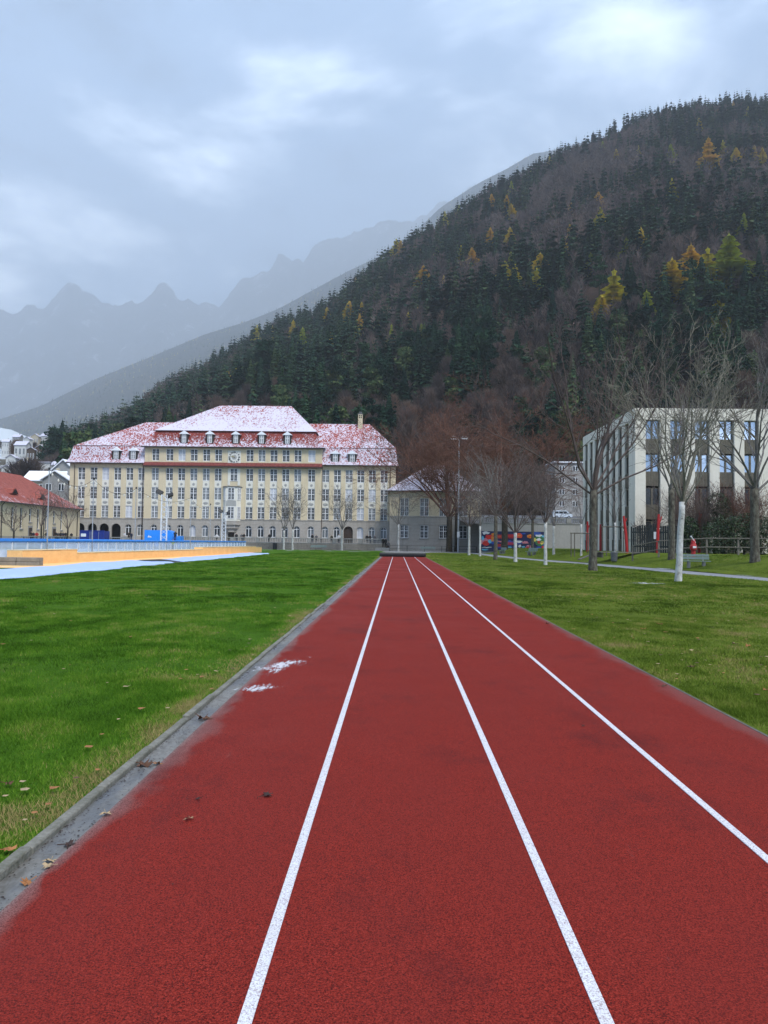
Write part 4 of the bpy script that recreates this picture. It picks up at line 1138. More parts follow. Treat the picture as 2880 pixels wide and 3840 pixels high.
# ------------------------------------------------------------------ modern block on the right
mbX, mbY0, mbY1, mbT = 23.0, 75.0, 96.0, 15.0
blk = empty('office_block', (mbX, mbY0, .6), 0, 'modern pale concrete block with deep piers and bronze panels, right side', 'building')
H_ = mbT - .6; pitch, ww, ed_ = 2.38, 1.40, 1.05
rows = [(11.4, 13.3), (8.2, 9.95), (4.95, 6.65), (1.6, 3.4)]
def facade(par, n, length, first, dark, wy=.42, sy=.25):
    q = MB(); q.box(first + n * pitch, length, 0, .5, 0, H_ - 1.15) if length - (first + n * pitch) > .05 else None
    for k in range(n + 1):
        x0_ = 0.001 if k == 0 else first + (k - 1) * pitch + ww + .0
        x1_ = first + k * pitch if k < n else length
        if x1_ - x0_ < .05: continue
        q = MB(); q.bevbox(x0_, x1_, 0, .62, 0, H_ - 1.15, .03); q.build('pier', MATS['pale_concrete'], par)
    for k in range(n):
        c = first + k * pitch + ww / 2
        for (lo, hi) in rows:
            window(par, c, lo, ww - .004, hi - lo, wy, bars=(2, 1), pane='glass_sky' if not dark and lo > 5 else 'glass_dark', frame='bronze_panel', transom=0, fw=.06)
            s = MB(); s.box(c - ww / 2 + .002, c + ww / 2 - .002, sy, .5, lo - 1.38, lo - .02)
            for j in range(9):
                xx_ = c - ww / 2 + .08 + j * .15; s.box(xx_, xx_ + .07, sy - .035, sy + .002, lo - 1.36, lo - .04)
            s.build('spandrel_panel', MATS['bronze_panel'], par)
front = empty('front_facade', (0, 0, 0)); front.parent = blk; facade(front, 9, 24.0, ed_, False)
side = empty('side_facade', (0, mbY1 - mbY0, 0), R(-90)); side.parent = blk; facade(side, 8, mbY1 - mbY0 - .63, .9, True, .24, .08)
q = MB(); q.bevbox(-.02, 24.02, -.02, mbY1 - mbY0 + .02, H_ - 1.146, H_, .04); q.build('parapet', MATS['pale_concrete'], blk)
q = MB(); q.box(.63, 23.9, .63, mbY1 - mbY0 - .1, -1, H_ - 1.2); q.build('core', MATS['void'], blk)

# ------------------------------------------------------------------ retaining wall with mural, street and flats above it
YW = 126.0
def rx(px, Y=YW): return P(px, 2000, Y).x
wx0, wx1 = rx(1806), rx(2215)
wz = P(1900, 1964, YW).z
rw = balustrade('street_balustrade', (wx0, YW), (wx1, YW), wz, 'stone balustrade along the street above the painted wall', 0, 5)
q = MB(); q.box(wx0, wx1, YW, YW + .8, -.3, wz - .003); rwo = q.build('retaining_wall', MATS['render_grey']); tag(rwo, 'tall grey retaining wall carrying the street behind the lawn', 'wall')
tag(grid_sheet('street', MATS['asphalt'], lambda y: wx0 - 2, lambda y: wx1 + 25, [YW + .81, 150, 175, 205], 3, lambda x, y: float(np.interp(y, [YW, 170, 210], [wz - .05, 7.3, 9.5]))), kind='structure')
# mural board
MUR = {}
for n_, c in (('navy', (.012, .016, .075)), ('blue', (.02, .07, .34)), ('red', (.55, .025, .02)), ('scarlet', (.62, .07, .03)), ('pink', (.55, .20, .25)), ('orange', (.62, .22, .03)), ('white', (.65, .66, .68)), ('cyan', (.12, .42, .6)), ('green', (.04, .16, .06)), ('black', (.012, .012, .014)), ('yellow', (.62, .5, .1))):
    MUR[n_] = M('mural_' + n_, c, .7, .15, 2)
mx0, mx1 = rx(1803), rx(2044); mz0, mz1 = .35, P(1920, 1993, YW).z
mural = empty('mural', (0, YW - .02, 0), 0, 'long graffiti mural in blue, red and pink on the retaining wall', 'mural')
q = MB(); q.box(mx0, mx1, -.06, 0, mz0, mz1); q.build('painted_ground', MUR['navy'], mural)
rgm = random.Random(9); W_ = mx1 - mx0; Hm = mz1 - mz0
lay = [0]
def blob(cx, cz, rx_, rz_, c, wob=.25, n=14, rot=0):
    lay[0] += 1; y = -.062 - .0018 * lay[0]
    pts = []
    for i in range(n):
        a = 2 * math.pi * i / n; k = 1 + rgm.uniform(-wob, wob)
        x_, z_ = rx_ * k * math.cos(a), rz_ * k * math.sin(a)
        pts.append((mx0 + cx * W_ + x_ * math.cos(rot) - z_ * math.sin(rot), y, max(mz0 + .02, min(mz1 - .02, mz0 + cz * Hm + x_ * math.sin(rot) + z_ * math.cos(rot)))))
    b = MB(); b.poly(pts); b.build('painted_shape', MUR[c], mural)
def letter(cx, cz, w_, h_, c, cut):
    lay[0] += 1; y = -.062 - .0018 * lay[0]; X0, X1 = mx0 + cx * W_ - w_ / 2, mx0 + cx * W_ + w_ / 2; Z0, Z1 = mz0 + cz * Hm - h_ / 2, mz0 + cz * Hm + h_ / 2
    b = MB(); t_ = w_ * .3
    b.poly([(X0, y, Z0), (X0 + t_, y, Z0), (X0 + t_ * 1.2, y, Z1), (X0 + t_ * .2, y, Z1)]); b.poly([(X1 - t_, y, Z0), (X1, y, Z0), (X1 - t_ * .2, y, Z1), (X1 - t_ * 1.2, y, Z1)])
    zc = Z0 + h_ * cut; b.poly([(X0 + t_, y - .0004, zc), (X1 - t_, y - .0004, zc), (X1 - t_, y - .0004, zc + h_ * .22), (X0 + t_, y - .0004, zc + h_ * .22)])
    b.build('painted_letter', MUR[c], mural)
for _ in range(10): blob(rgm.random(), rgm.uniform(.1, .9), rgm.uniform(.5, 1.2), rgm.uniform(.2, .5), rgm.choice(['blue', 'navy', 'blue']), .3)
blob(.08, .9, .6, .25, 'white'); blob(.09, .82, .4, .15, 'navy'); blob(.14, .7, .9, .45, 'red', .3); blob(.06, .5, .75, .5, 'pink', .3); blob(.08, .42, .5, .4, 'red'); blob(.03, .65, .2, .4, 'cyan'); blob(.14, .5, .3, .35, 'cyan'); blob(.08, .2, .8, .1, 'white', .4); blob(.06, .08, .6, .16, 'cyan', .3); blob(.19, .85, .35, .2, 'orange', .3); blob(.18, .6, .25, .4, 'orange', .4)
for k in range(4):
    letter(.27 + .03 * k, .74, .3, .62, 'scarlet', .4); letter(.40 + .034 * k, .76, .33, .68, 'red', .45)
for k in range(4): letter(.41 + .032 * k, .40, .3, .55, 'red', .3); letter(.27 + .03 * k, .30, .28, .5, 'red', .5)
blob(.30, .50, .5, .12, 'pink', .4); blob(.45, .14, .6, .28, 'cyan', .4); blob(.40, .10, .3, .25, 'white', .4); blob(.50, .20, .3, .3, 'blue', .3)
blob(.60, .80, .5, .42, 'scarlet', .15); blob(.60, .80, .3, .1, 'orange', .3); blob(.76, .77, .5, .32, 'orange', .12); blob(.76, .75, .28, .1, 'red', .3); blob(.66, .9, .4, .12, 'blue', .2)
blob(.60, .50, .5, .18, 'white', .35); blob(.69, .46, .5, .22, 'pink', .3); blob(.60, .28, .22, .25, 'white', .3); blob(.66, .22, .25, .22, 'cyan', .4); blob(.74, .24, .5, .3, 'pink', .4); blob(.73, .2, .3, .2, 'red', .3); blob(.68, .08, .3, .1, 'white', .3)
blob(.91, .55, .9, .85, 'green', .15); blob(.90, .8, .55, .2, 'white', .3); blob(.9, .62, .35, .22, 'white', .25); blob(.9, .48, .25, .22, 'red', .2); blob(.84, .6, .25, .3, 'yellow', .3); blob(.95, .45, .3, .3, 'yellow', .3); blob(.97, .78, .25, .2, 'cyan', .4); blob(.9, .2, .4, .25, 'blue', .3); blob(.96, .25, .2, .3, 'red', .3)
# flats
def block_house(name, loc, w_, d_, h_, label, wall, roofm, win, rz=0, ridge=None, storeys=3, cols=3, balc=False, cat='house', group=None, roof_over=.5):
    """plain house: wall, roof (flat or gabled along x / along y), windows on the faces the camera sees"""
    o = empty(name, loc, rz, label, cat, group)
    q = MB(); q.box(-w_ / 2, w_ / 2, 0, d_, -3, h_); wo = None
    if ridge and ridge[0] == 'y':
        q.prism([(-w_ / 2, 0, h_), (w_ / 2, 0, h_), (0, 0, h_ + ridge[1])], (0, d_, 0))
    elif ridge:
        q.prism([(-w_ / 2, 0, h_), (-w_ / 2, d_, h_), (-w_ / 2, d_ / 2, h_ + ridge[1])], (w_, 0, 0))
    q.build('wall', MATS[wall], o)
    e_ = roof_over; q = MB(); tk = .28
    if ridge and ridge[0] == 'y':
        sl = ridge[1] / (w_ / 2)
        for s in (-1, 1):
            q.prism([(0, -e_, h_ + ridge[1] + .02), (s * (w_ / 2 + e_), -e_, h_ - e_ * sl + .02), (s * (w_ / 2 + e_), -e_, h_ - e_ * sl + .02 + tk), (0, -e_, h_ + ridge[1] + .02 + tk)], (0, d_ + 2 * e_, 0))
    elif ridge:
        sl = ridge[1] / (d_ / 2)
        for a, s in ((0, -1), (d_, 1)):
            q.prism([(-w_ / 2 - e_, d_ / 2, h_ + ridge[1] + .02), (-w_ / 2 - e_, a + s * e_, h_ - e_ * sl + .02), (-w_ / 2 - e_, a + s * e_, h_ - e_ * sl + .02 + tk), (-w_ / 2 - e_, d_ / 2, h_ + ridge[1] + .02 + tk)], (w_ + 2 * e_, 0, 0))
    else: q.box(-w_ / 2 - e_, w_ / 2 + e_, -e_, d_ + e_, h_ + .004, h_ + .35)
    ro = q.build('roof', MATS[roofm], o)
    if ridge:
        q = MB(); q.box(w_ * .18, w_ * .18 + .7, d_ * .5, d_ * .5 + .7, h_ + ridge[1] * .5, h_ + ridge[1] + 1.0); q.build('chimney', MATS[wall], ro)
    sh = h_ / storeys
    for s in range(storeys):
        for c in range(cols):
            x = -w_ / 2 + w_ * (c + .5) / cols
            if balc and c == cols - 1:
                q = MB(); q.box(x - .9, x + .9, -.02, -.001, s * sh + .3, s * sh + sh - .35); b = q.build('balcony_shade_panel', MATS['void'], o)  # flat near-black panel on the wall, painted shade of a balcony recess
                q = MB(); q.box(x - 1.1, x + 1.1, -.9, -.03, s * sh + .1, s * sh + .28); q.box(x - 1.1, x + 1.1, -.9, -.82, s * sh + .285, s * sh + 1.1); q.build('balcony', MATS[wall], b)
            else: window(o, x, s * sh + sh * .3, min(1.4, w_ / cols * .5), sh * .45, -.06, bars=(2, 1), pane=win, transom=0, fw=.1)
    return o
pf = P(2135, 1905, 200)
block_house('apartment_block', (pf.x + 1.5, 200, pf.z - .5), 10.5, 10, 12.2, 'grey four-storey flats with small white windows behind the parked van', 'render_grey', 'snow', 'glass_dark', R(4), None, 4, 3, True, 'building')

# town on the far left slope
TOWN = [  # photograph x, y of the base, width px, Y, label, wall, roof, ridge axis
 (40, 1735, 52, 430, 'white town house at the very edge, above the hall roof', 'house_white', 'y', 2),
 (75, 1690, 62, 520, 'wide town house with a long snowy roof facing us', 'house_white', 'x', 2),
 (115, 1700, 40, 500, 'dark timber house right of the long snowy roof', 'house_wood', 'y', 2),
 (150, 1695, 46, 515, 'brown chalet with a low snow-edged roof near the tall fir', 'house_wood', 'y', 2),
 (20, 1668, 36, 580, 'small white house high at the left edge of town', 'house_white', 'x', 2),
 (60, 1652, 40, 620, 'grey house below the snowy meadow, left one', 'house_grey', 'x', 2),
 (100, 1658, 34, 610, 'white house below the snowy meadow, middle one', 'house_white', 'y', 2),
 (130, 1650, 40, 640, 'pale house with gable front below the meadow', 'house_cream', 'y', 2),
 (165, 1648, 40, 650, 'white house right of the pale gable under the meadow', 'house_white', 'x', 2),
 (200, 1645, 36, 660, 'last house to the right below the snowy meadow', 'house_grey', 'y', 2),
 (80, 1760, 66, 340, 'cream gabled house half hidden by bare trees', 'house_cream', 'y', 2),
 (168, 1752, 50, 350, 'white flat-roofed house with snow on top, right of the cream gable', 'house_white', None, 2),
 (212, 1758, 46, 330, 'brown-roofed house next to the school eaves', 'house_cream', 'x', 2),
 (22, 1770, 44, 330, 'white gable with two dark windows at the left edge', 'house_white', 'y', 2),
]
roof_mat('tile_town', .75, red=((.07, .05, .045), (.12, .08, .07)))
for (x, y, wpx, Y, lab, wall, ax, st) in TOWN:
    p_ = P(x, y, Y); wd = wpx / FPX * Y * .72
    z_ = float(town_z(p_.x, Y)); hgt = max(4.5, min(8, p_.z + wd * .55 - z_))
    block_house('town_house', (p_.x, Y, min(z_, p_.z)), wd, wd * .8, max(3.5, p_.z + wd * .5 - min(z_, p_.z)), lab, wall, 'tile_town', 'glass_dark', random.Random(x).uniform(-.2, .2), (ax, wd * .32) if ax else None, st, 3, False, 'house', 'houses of the town on the left slope')
pA = P(235, 1845, 195)
block_house('town_house', (pA.x, 195, 0), 7.6, 9, P(235, 1775, 195).z, 'grey gabled house with snowy roof close behind the hall', 'house_grey', 'snow', 'glass_dark', 0, ('y', 3.4), 4, 2)
pA = P(207, 1800, 178)
block_house('town_house', (pA.x, 178, 0), 6.0, 8, P(207, 1798, 178).z, 'low dark-eaved house with snowy roof directly over the hall ridge', 'house_grey', 'snow', 'glass_dark', 0, ('y', 1.9), 4, 2)
pA = P(160, 1800, 184)
block_house('town_house', (pA.x, 184, 0), 9.0, 7, P(160, 1800, 184).z, 'snow-covered low roof left of the grey gabled house', 'house_cream', 'snow', 'glass_dark', 0, ('x', 2.2), 4, 3)

# ------------------------------------------------------------------ ice rink
m, t, p = nodes('rink_panel')
tr_ = nd(t, 'ShaderNodeBsdfTransparent'); tr_.inputs[0].default_value = (.9, .95, 1, 1); mxs = nd(t, 'ShaderNodeMixShader'); mxs.inputs[0].default_value = .36
p.inputs['Base Color'].default_value = (.62, .68, .75, 1); p.inputs['Roughness'].default_value = .25
t.links.new(tr_.outputs[0], mxs.inputs[1]); t.links.new(p.outputs[0], mxs.inputs[2]); t.links.new(mxs.outputs[0], t.nodes['Material Output'].inputs['Surface'])
M('rail_blue', (.025, .20, .62), .5, .12, 3); M('post_white', (.68, .70, .72), .5, .06, 3)
M('ice', (.72, .78, .84), .3, .06, .6)
M('plywood', (.88, .54, .23), .7, .16, 1.2, .15, col2=(.76, .44, .17), bscale=25)
M('plywood_edge', (.70, .56, .33), .7, .1, 3)
M('fleece_white', (.38, .49, .74), .8, .08, 1.5)
M('tarp_black', (.015, .016, .018), .5, .2, 3)
RX, RY0, RY1, RXF = -23.0, 38.0, 123.0, -53.0; RR = 7.0
ic = MB(); ic.poly([(RXF, RY0, .05), (RX, RY0, .05), (RX, RY1, .05), (RXF, RY1, .05)])
tag(ic.build('ice', MATS['ice']), kind='structure')
rink = empty('rink_barrier', (RX, RY0, 0), 0, 'clear-panelled rink barrier with a blue top rail and white posts', 'barrier')
line = [(RX, RY0 + i * 1.9) for i in range(int((RY1 - RR - RY0) / 1.9) + 1)]
yl = line[-1][1]
line += [(RX - RR + RR * math.cos(a), yl + RR * math.sin(a)) for a in (R(15), R(30), R(45), R(60), R(75), R(90))]
x = line[-1][0]
while x > RXF + RR: x -= 1.9; line.append((x, line[-1][1]))
xe, ye = line[-1]
line += [(xe - RR * math.sin(a), ye - RR + RR * math.cos(a)) for a in (R(15), R(30), R(45), R(60), R(75), R(90))]
y = line[-1][1]
while y > 100: y -= 1.9; line.append((line[-1][0], y))
rl = MB()
pm_ = MB(); pm_.box(-.05, .05, -.045, .045, 0, 1.36); pm_ = pm_.mesh('post', MATS['post_white'])
for (a, b), (c, d) in zip(line[:-1], line[1:]):
    L = math.hypot(c - a, d - b); rz = math.atan2(d - b, c - a)
    q = MB(); q.box(.03, L - .03, -.012, .012, .06, 1.36); q.build('panel', MATS['rink_panel'], rink, (a - RX, b - RY0, 0), (0, 0, rz))
    link('post', pm_, rink, (a - RX, b - RY0, 0), (0, 0, rz))
q = MB(); q.tube([(a - RX, b - RY0, 1.44) for a, b in line], .10, 6); q.build('top_rail', MATS['rail_blue'], rink)
# plywood walling in front of the rink
def xf(Y): return -21.7 + (Y - 48.9) * .0508
ply = empty('plywood_barrier', (0, 0, 0), 0, 'stepped orange plywood walling along the near side of the rink', 'barrier')
for (ya, yb, h_) in ((44.7, 51.6, .86), (51.6, 79.5, .62), (79.5, 103, .84), (103, 106.5, .72)):
    n_ = max(1, round((yb - ya) / 2.5)); 
    for k in range(n_):
        a, b = ya + (yb - ya) * k / n_, ya + (yb - ya) * (k + 1) / n_
        hh_ = h_ + random.Random(k).uniform(-.012, .012)
        q = MB(); q.prism([(xf(a), a + .006, 0), (xf(b), b - .006, 0), (xf(b) - .9, b - .006, 0), (xf(a) - .9, a + .006, 0)], (0, 0, hh_)); q.build('plywood_sheet', MATS['plywood'], ply)
    q = MB(); q.prism([(xf(ya) + .02, ya, h_ + .014), (xf(yb) + .02, yb, h_ + .014), (xf(yb) - .92, yb, h_ + .014), (xf(ya) - .92, ya, h_ + .014)], (0, 0, .05)); q.build('coping', MATS['plywood_edge'], ply)
q = MB(); q.poly([(-18.5, 40, .055), (-19.0, 106, .055), (-20.5, 106, .055), (-23, 40, .055)]); tag(q.build('deck', MATS['plywood']), kind='structure')
def tarp(name, y0, y1, x0f, x1f, seed, label):
    ny, nx = int((y1 - y0) * 3), 12; vs = []
    for j in range(ny + 1):
        y = y0 + (y1 - y0) * j / ny; a, b = x0f(y), x1f(y)
        a += .18 * math.sin(y * .8 + seed) + .1 * math.sin(y * 2.3)
        for i in range(nx + 1):
            x = a + (b - a) * i / nx
            z = .065 + .09 * float(fbm(x * 1.3 + seed, y * .55 + seed)) + .16 * (float(fbm(x * .5 + 4, y * .28)) - .3)
            vs.append((x, y, max(.05, z) if i not in (0,) else .03))
    n1 = nx + 1
    q = MB(); q.add(vs, [(r * n1 + i, r * n1 + i + 1, (r + 1) * n1 + i + 1, (r + 1) * n1 + i) for r in range(ny) for i in range(nx)])
    return tag(q.build(name, MATS['fleece_white'], smooth=True), label, 'sheet')
tarp('ground_sheet', 24, 53.5, lambda y: -15.1 - .2 * (y > 50), lambda y: -18.9, 1, 'wide white fleece sheet spread beside the lawn, nearer one')
tarp('ground_sheet', 54.6, 94.5, lambda y: -15.3 - (y - 54) * .012, lambda y: -18.2, 7, 'long white fleece sheet beyond the dark fold, farther one')
q = MB(); q.add([(-15.0, 53.0, .03), (-18.2, 52.7, .12), (-18.4, 54.8, .16), (-16.5, 55.0, .2), (-15.1, 54.6, .05), (-16.6, 53.7, .26)], [(0, 1, 5), (1, 2, 5), (2, 3, 5), (3, 4, 5), (4, 0, 5)])
tag(q.build('folded_tarp', MATS['tarp_black']), 'black folded tarpaulin corner between the two white sheets', 'tarpaulin')
# low stone wall at the left edge
sw = empty('stone_wall', (-30, 43.4, 0), 0, 'low weathered stone block wall at the left end of the plywood', 'wall')
x = 0; rg = random.Random(6)
while x < 9.6:
    w_ = rg.uniform(.9, 1.7)
    for c in range(2):
        q = MB(); q.bevbox(x + .01, min(9.7, x + w_) - .01, rg.uniform(-.02, .02), .55, c * .26 + (.0 if c == 0 else .006), c * .26 + .255, .025); q.build('stone_block', MATS['rubble_stone'], sw)
    x += w_
# string-light poles
prev = []
for k, (px, py, Y, lab) in enumerate(((185, 1760, 50, 'thin light pole, nearest the left edge'), (352, 1797, 57.6, 'thin light pole in front of the dark blue container'), (511, 1831, 67.6, 'thin light pole left of the taller truss tower'), (717, 1866, 81, 'thin light pole just right of the taller truss tower'), (790, 1892, 96, 'thin light pole left of the shorter truss tower'))):
    tp = P(px, py, Y)
    o = empty('light_pole', (tp.x, Y, 0), 0, lab, 'pole', 'string light poles along the rink')
    q = MB(); q.tube([(0, 0, 0), (0, 0, tp.z)], [.05, .035], 8); q.build('shaft', MATS['galvanised'], o)
    q = MB(); q.tube([(0, 0, tp.z - .05), (0, 0, tp.z + .12)], .07, 8); q.build('cap', MATS['dark_metal'], o)
    q = MB(); q.box(-.18, .18, -.18, .18, 0, .06); q.build('base_plate', MATS['galvanised'], o)
    prev.append(tp)
M('bulb', (.62, .60, .52), .3, .1, 3)
for a, b, lab in zip(prev[:-1], prev[1:], ('sagging string of bulbs between the two leftmost poles', 'string of bulbs from the container pole toward the tall truss', 'string of bulbs passing behind the tall truss tower', 'short string of bulbs between the last two poles')):
    o = empty('string_lights', a, 0, lab, 'lights')
    pts = [a.lerp(b, i / 16) - Vector((0, 0, 3.2 * (i / 16) * (1 - i / 16))) - a for i in range(17)]
    q = MB(); q.tube(pts, .018, 4); q.build('cable', MATS['dark_metal'], o)
    for i in range(1, 16, 2):
        q = MB(); c = pts[i]; q.lathe([(.02, 0), (.05, -.06), (.07, -.14), (.02, -.22)], 6, 0, c); q.build('bulb', MATS['bulb'], o)
def truss(name, loc, H, w_, label, lamp_side=-1):
    o = empty(name, loc, R(12), label, 'light tower')
    r_ = w_ / 2
    for a in (-1, 1):
        for b in (-1, 1):
            q = MB(); q.tube([(a * r_, b * r_, .05), (a * r_, b * r_, H)], .042, 6); q.build('chord', MATS['post_white'], o)
    q = MB(); n_ = int(H / .5); cs = [(-r_, -r_), (r_, -r_), (r_, r_), (-r_, r_)]; M('truss_alu', (.60, .62, .64), .4, .1, 4) if 'truss_alu' not in MATS else None
    for k in range(n_):
        z0, z1 = H * k / n_ + .05, H * (k + 1) / n_
        for i in range(4):
            a, b = cs[i], cs[(i + 1) % 4]
            if k % 2: a, b = b, a
            q.tube([(a[0], a[1], z0), (b[0], b[1], z1)], .026, 4, cap=False)
    tag(q.build('lattice', MATS['truss_alu'], o), kind='stuff')
    q = MB(); q.box(-w_ * .8, w_ * .8, -w_ * .8, w_ * .8, 0, .05); q.build('base_plate', MATS['galvanised'], o)
    for s, zz in ((lamp_side, H + .25), (-lamp_side, H - .05)):
        q = MB(); q.bevbox(-.36, .36, -.12, .12, -.22, .22, .04)
        l = q.build('floodlight', MATS['dark_metal'], o, (s * .5, 0, zz), (R(35), s * R(25), R(160)))
        q = MB(); q.box(-.31, .31, -.135, -.122, -.18, .18); q.build('lamp_glass', MATS['glass_dark'], l)
        q = MB(); q.tube([(0, 0, H - .2), (s * .55, 0, zz)], .03, 6); q.build('bracket', MATS['galvanised'], o)
    return o
bt = P(612, 2088, 77); truss('truss_tower', (bt.x, 77, .06), P(612, 1850, 77).z - .2, .55, 'taller aluminium truss tower with floodlights beside the rink')
bt = P(838, 2052, 112); truss('truss_tower', (bt.x, 112, .0), P(838, 1918, 112).z - .2, .55, 'shorter aluminium truss tower with floodlights near the oriel')

# containers and machine behind the rink
M('container_blue', (.010, .03, .24), .5, .15, 2); M('machine_blue', (.015, .24, .80), .45, .1, 1.5); M('tyre', (.02, .02, .02), .8, .2, 4)
c0, c1 = P(298, 2000, 126.5), P(391, 2000, 126.5)
ct = empty('storage_container', (c0.x, 126.5, 0), 0, 'dark blue storage container with a white label behind the rink', 'container')
cw, chh = c1.x - c0.x, P(340, 1991, 126.5).z
q = MB(); q.box(.0, cw, .06, 2.4, .1, chh)
for k in range(int(cw / .22)): q.box(k * .22 + .03, k * .22 + .14, .0, .059, .25, chh - .15)
q.build('body', MATS['container_blue'], ct)
q = MB(); q.box(-.03, cw + .03, -.03, .2, chh + .002, chh + .1); q.build('top_rail', MATS['container_blue'], ct)
q = MB(); q.box(.25, 1.1, -.035, -.02, chh - .95, chh - .45); q.build('label_plate', MATS['post_white'], ct)
for xx_ in (cw * .42, cw * .47, cw * .78):
    q = MB(); q.tube([(xx_, -.03, .2), (xx_, -.03, chh - .1)], .03, 6); q.build('lock_bar', MATS['galvanised'], ct)
r0_, r1_ = P(542, 2000, 125.5), P(655, 2000, 125.5)
im = empty('ice_machine', (r0_.x, 125.5, 0), 0, 'bright blue ice resurfacing machine with a pale emblem, person climbing behind', 'machine')
iw, ih = r1_.x - r0_.x, P(600, 1988, 125.5).z
prof = [(0, .5), (iw * .98, .5), (iw * .98, ih * .55), (iw * .93, ih * .82), (iw * .85, ih * .95), (iw * .76, ih), (0, ih)]
q = MB(); q.prism([(a, 0, b) for a, b in prof], (0, 2.3, 0)); q.build('body', MATS['machine_blue'], im)
q = MB(); q.prism([(iw, .2, .4), (iw + 1.0, .2, .4), (iw + .9, .2, 2.25), (iw + .5, .2, 2.25), (iw + .02, .2, 1.3)], (0, 1.9, 0)); q.build('rear_conditioner', MATS['machine_blue'], im)
q = MB(); q.prism([(.5, -.02, ih * .62), (1.25, -.02, ih * .62), (1.0, -.02, ih * .69), (.85, -.02, ih * .66), (.72, -.02, ih * .74)], (0, .016, 0)); q.build('emblem', MATS['post_white'], im)
for xx_ in (.8, iw - .9):
    for yy_ in (-.05, 2.0):
        q = MB(); q.tube([(xx_, yy_, .42), (xx_, yy_ + .35, .42)], .42, 14); q.build('wheel', MATS['tyre'], im)

# ------------------------------------------------------------------ landing mat, floodlight mast, benches, bins
mt = empty('landing_mat', (.73, 89.0, 0), 0, 'low black landing mat lying across the far end of the track', 'mat')
q = MB(); q.bevbox(-2.75, 2.55, -1.4, 1.4, .05, .42, .09); q.build('cover', MATS['tarp_black'], mt)
q = MB(); q.box(-2.5, 2.4, -1.2, 1.2, 0, .05); q.build('pallet', MATS['door_wood'], mt)
fb = G(1718, 2072); fl = empty('floodlight_mast', fb, 0, 'tall slim grey floodlight mast with two curved arms and lamps', 'lamp')
ft = P(1721, 1648, fb.y).z
q = MB(); q.tube([(0, 0, 0), (0, 0, ft)], [.16, .08], 10); q.build('mast', MATS['galvanised'], fl)
for s, yy_ in ((-1, .2), (1, -.2)):
    q = MB(); q.tube([(0, 0, ft - .1), (s * .5, yy_, ft + .45), (s * 1.0, yy_, ft + .62), (s * 1.45, yy_, ft + .3)], .045, 6); a_ = q.build('arm', MATS['galvanised'], fl)
    q = MB(); q.bevbox(s * .95 - .55, s * .95 + .55, yy_ - .25, yy_ + .25, ft + .02, ft + .2, .04); q.build('lamp_head', MATS['post_white'], a_)
q = MB(); q.box(-.22, .22, -.32, -.17, 2.6, 3.6); q.build('control_box', MATS['post_white'], fl)
M('bench_green', (.21, .27, .25), .6, .12, 4); M('wood_grey', (.13, .115, .095), .9, .25, 5, .4, bscale=30); M('wood_rail', (.19, .17, .14), .9, .25, 3, .4, bscale=20)
def bench(loc, rz, label, w_=1.75, slat='bench_green', dark=False):
    o = empty('park_bench', loc, rz, label, 'bench', 'park benches')
    for k in range(3):
        q = MB(); q.bevbox(-w_ / 2, w_ / 2, -.34 + k * .15, -.21 + k * .15, .43, .475, .008); q.build('seat_slat', MATS[slat], o)
    for k in range(2):
        q = MB(); q.bevbox(-w_ / 2, w_ / 2, .13 + k * .05, .165 + k * .05, .56 + k * .19, .72 + k * .19, .008); q.build('back_slat', MATS[slat], o)
    for s in (-.55, .55):
        q = MB(); x_ = s * w_ * .5
        q.prism([(x_ - .07, -.22, 0), (x_ - .07, .16, 0), (x_ - .07, .12, .4), (x_ - .07, -.3, .4)], (.14, 0, 0)); q.prism([(x_ - .03, .08, .4), (x_ - .03, .14, .4), (x_ - .03, .24, .93), (x_ - .03, .20, .93)], (.06, 0, 0)); q.build('leg', MATS['concrete'], o)
    return o
def GL(px, py):
    """ground point on the right-hand lawn seen at a photograph pixel"""
    a = P(px, py, 1.0); e_ = a.z - EYE
    for k in range(30, 1500):
        Y = k * .1
        if EYE + e_ * Y <= lawn_h(a.x * Y, Y) + .012: break
    return Vector((a.x * Y, Y, lawn_h(a.x * Y, Y) + .01))
b_ = GL(2610, 2130); bench(b_, R(180 + 172), 'green-grey park bench with snow beside the path on the right')
b_ = GL(1995, 2083); bench(b_, R(-62), 'small park bench beside the path in front of the mural')
b_ = GL(1885, 2077); bench(b_, R(-70), 'farther park bench under the big trunk before the mural', 1.6)
b_ = G(1588, 2065); bench((b_.x, 136, .02), R(180), 'pale green bench seen from behind at the railing of the annex', 2.6)
b_ = G(1195, 2052); bench((b_.x * 144 / b_.y, 144, .02), R(0), 'pale bench against the rubble wall below the balustrade', 3.0)
bn = GL(2303, 2112)
o = empty('litter_bin', bn, 0, 'grey round litter bin beside the path near the staked tree', 'bin'); q = MB(); q.lathe([(.2, .12), (.26, .2), (.3, .85), (.33, .9)], 14); q.build('basket', MATS['lead'], o); q = MB(); q.tube([(0, .3, 0), (0, .3, .9)], .03, 6); q.build('post', MATS['lead'], o); q = MB(); q.lathe([(.33, .902), (.30, .96), (.1, 1.0)], 14); q.build('lid', MATS['lead'], o)
o = empty('litter_bin', (P(1031, 2045, 144.5).x, 144.5, .02), 0, 'black bin at the foot of the rubble wall', 'bin'); q = MB(); q.bevbox(-.38, .38, -.3, .3, 0, 1.15, .05); q.build('body', MATS['tarp_black'], o); q = MB(); q.box(-.4, .4, -.33, .33, 1.152, 1.22); q.build('lid', MATS['dark_metal'], o)
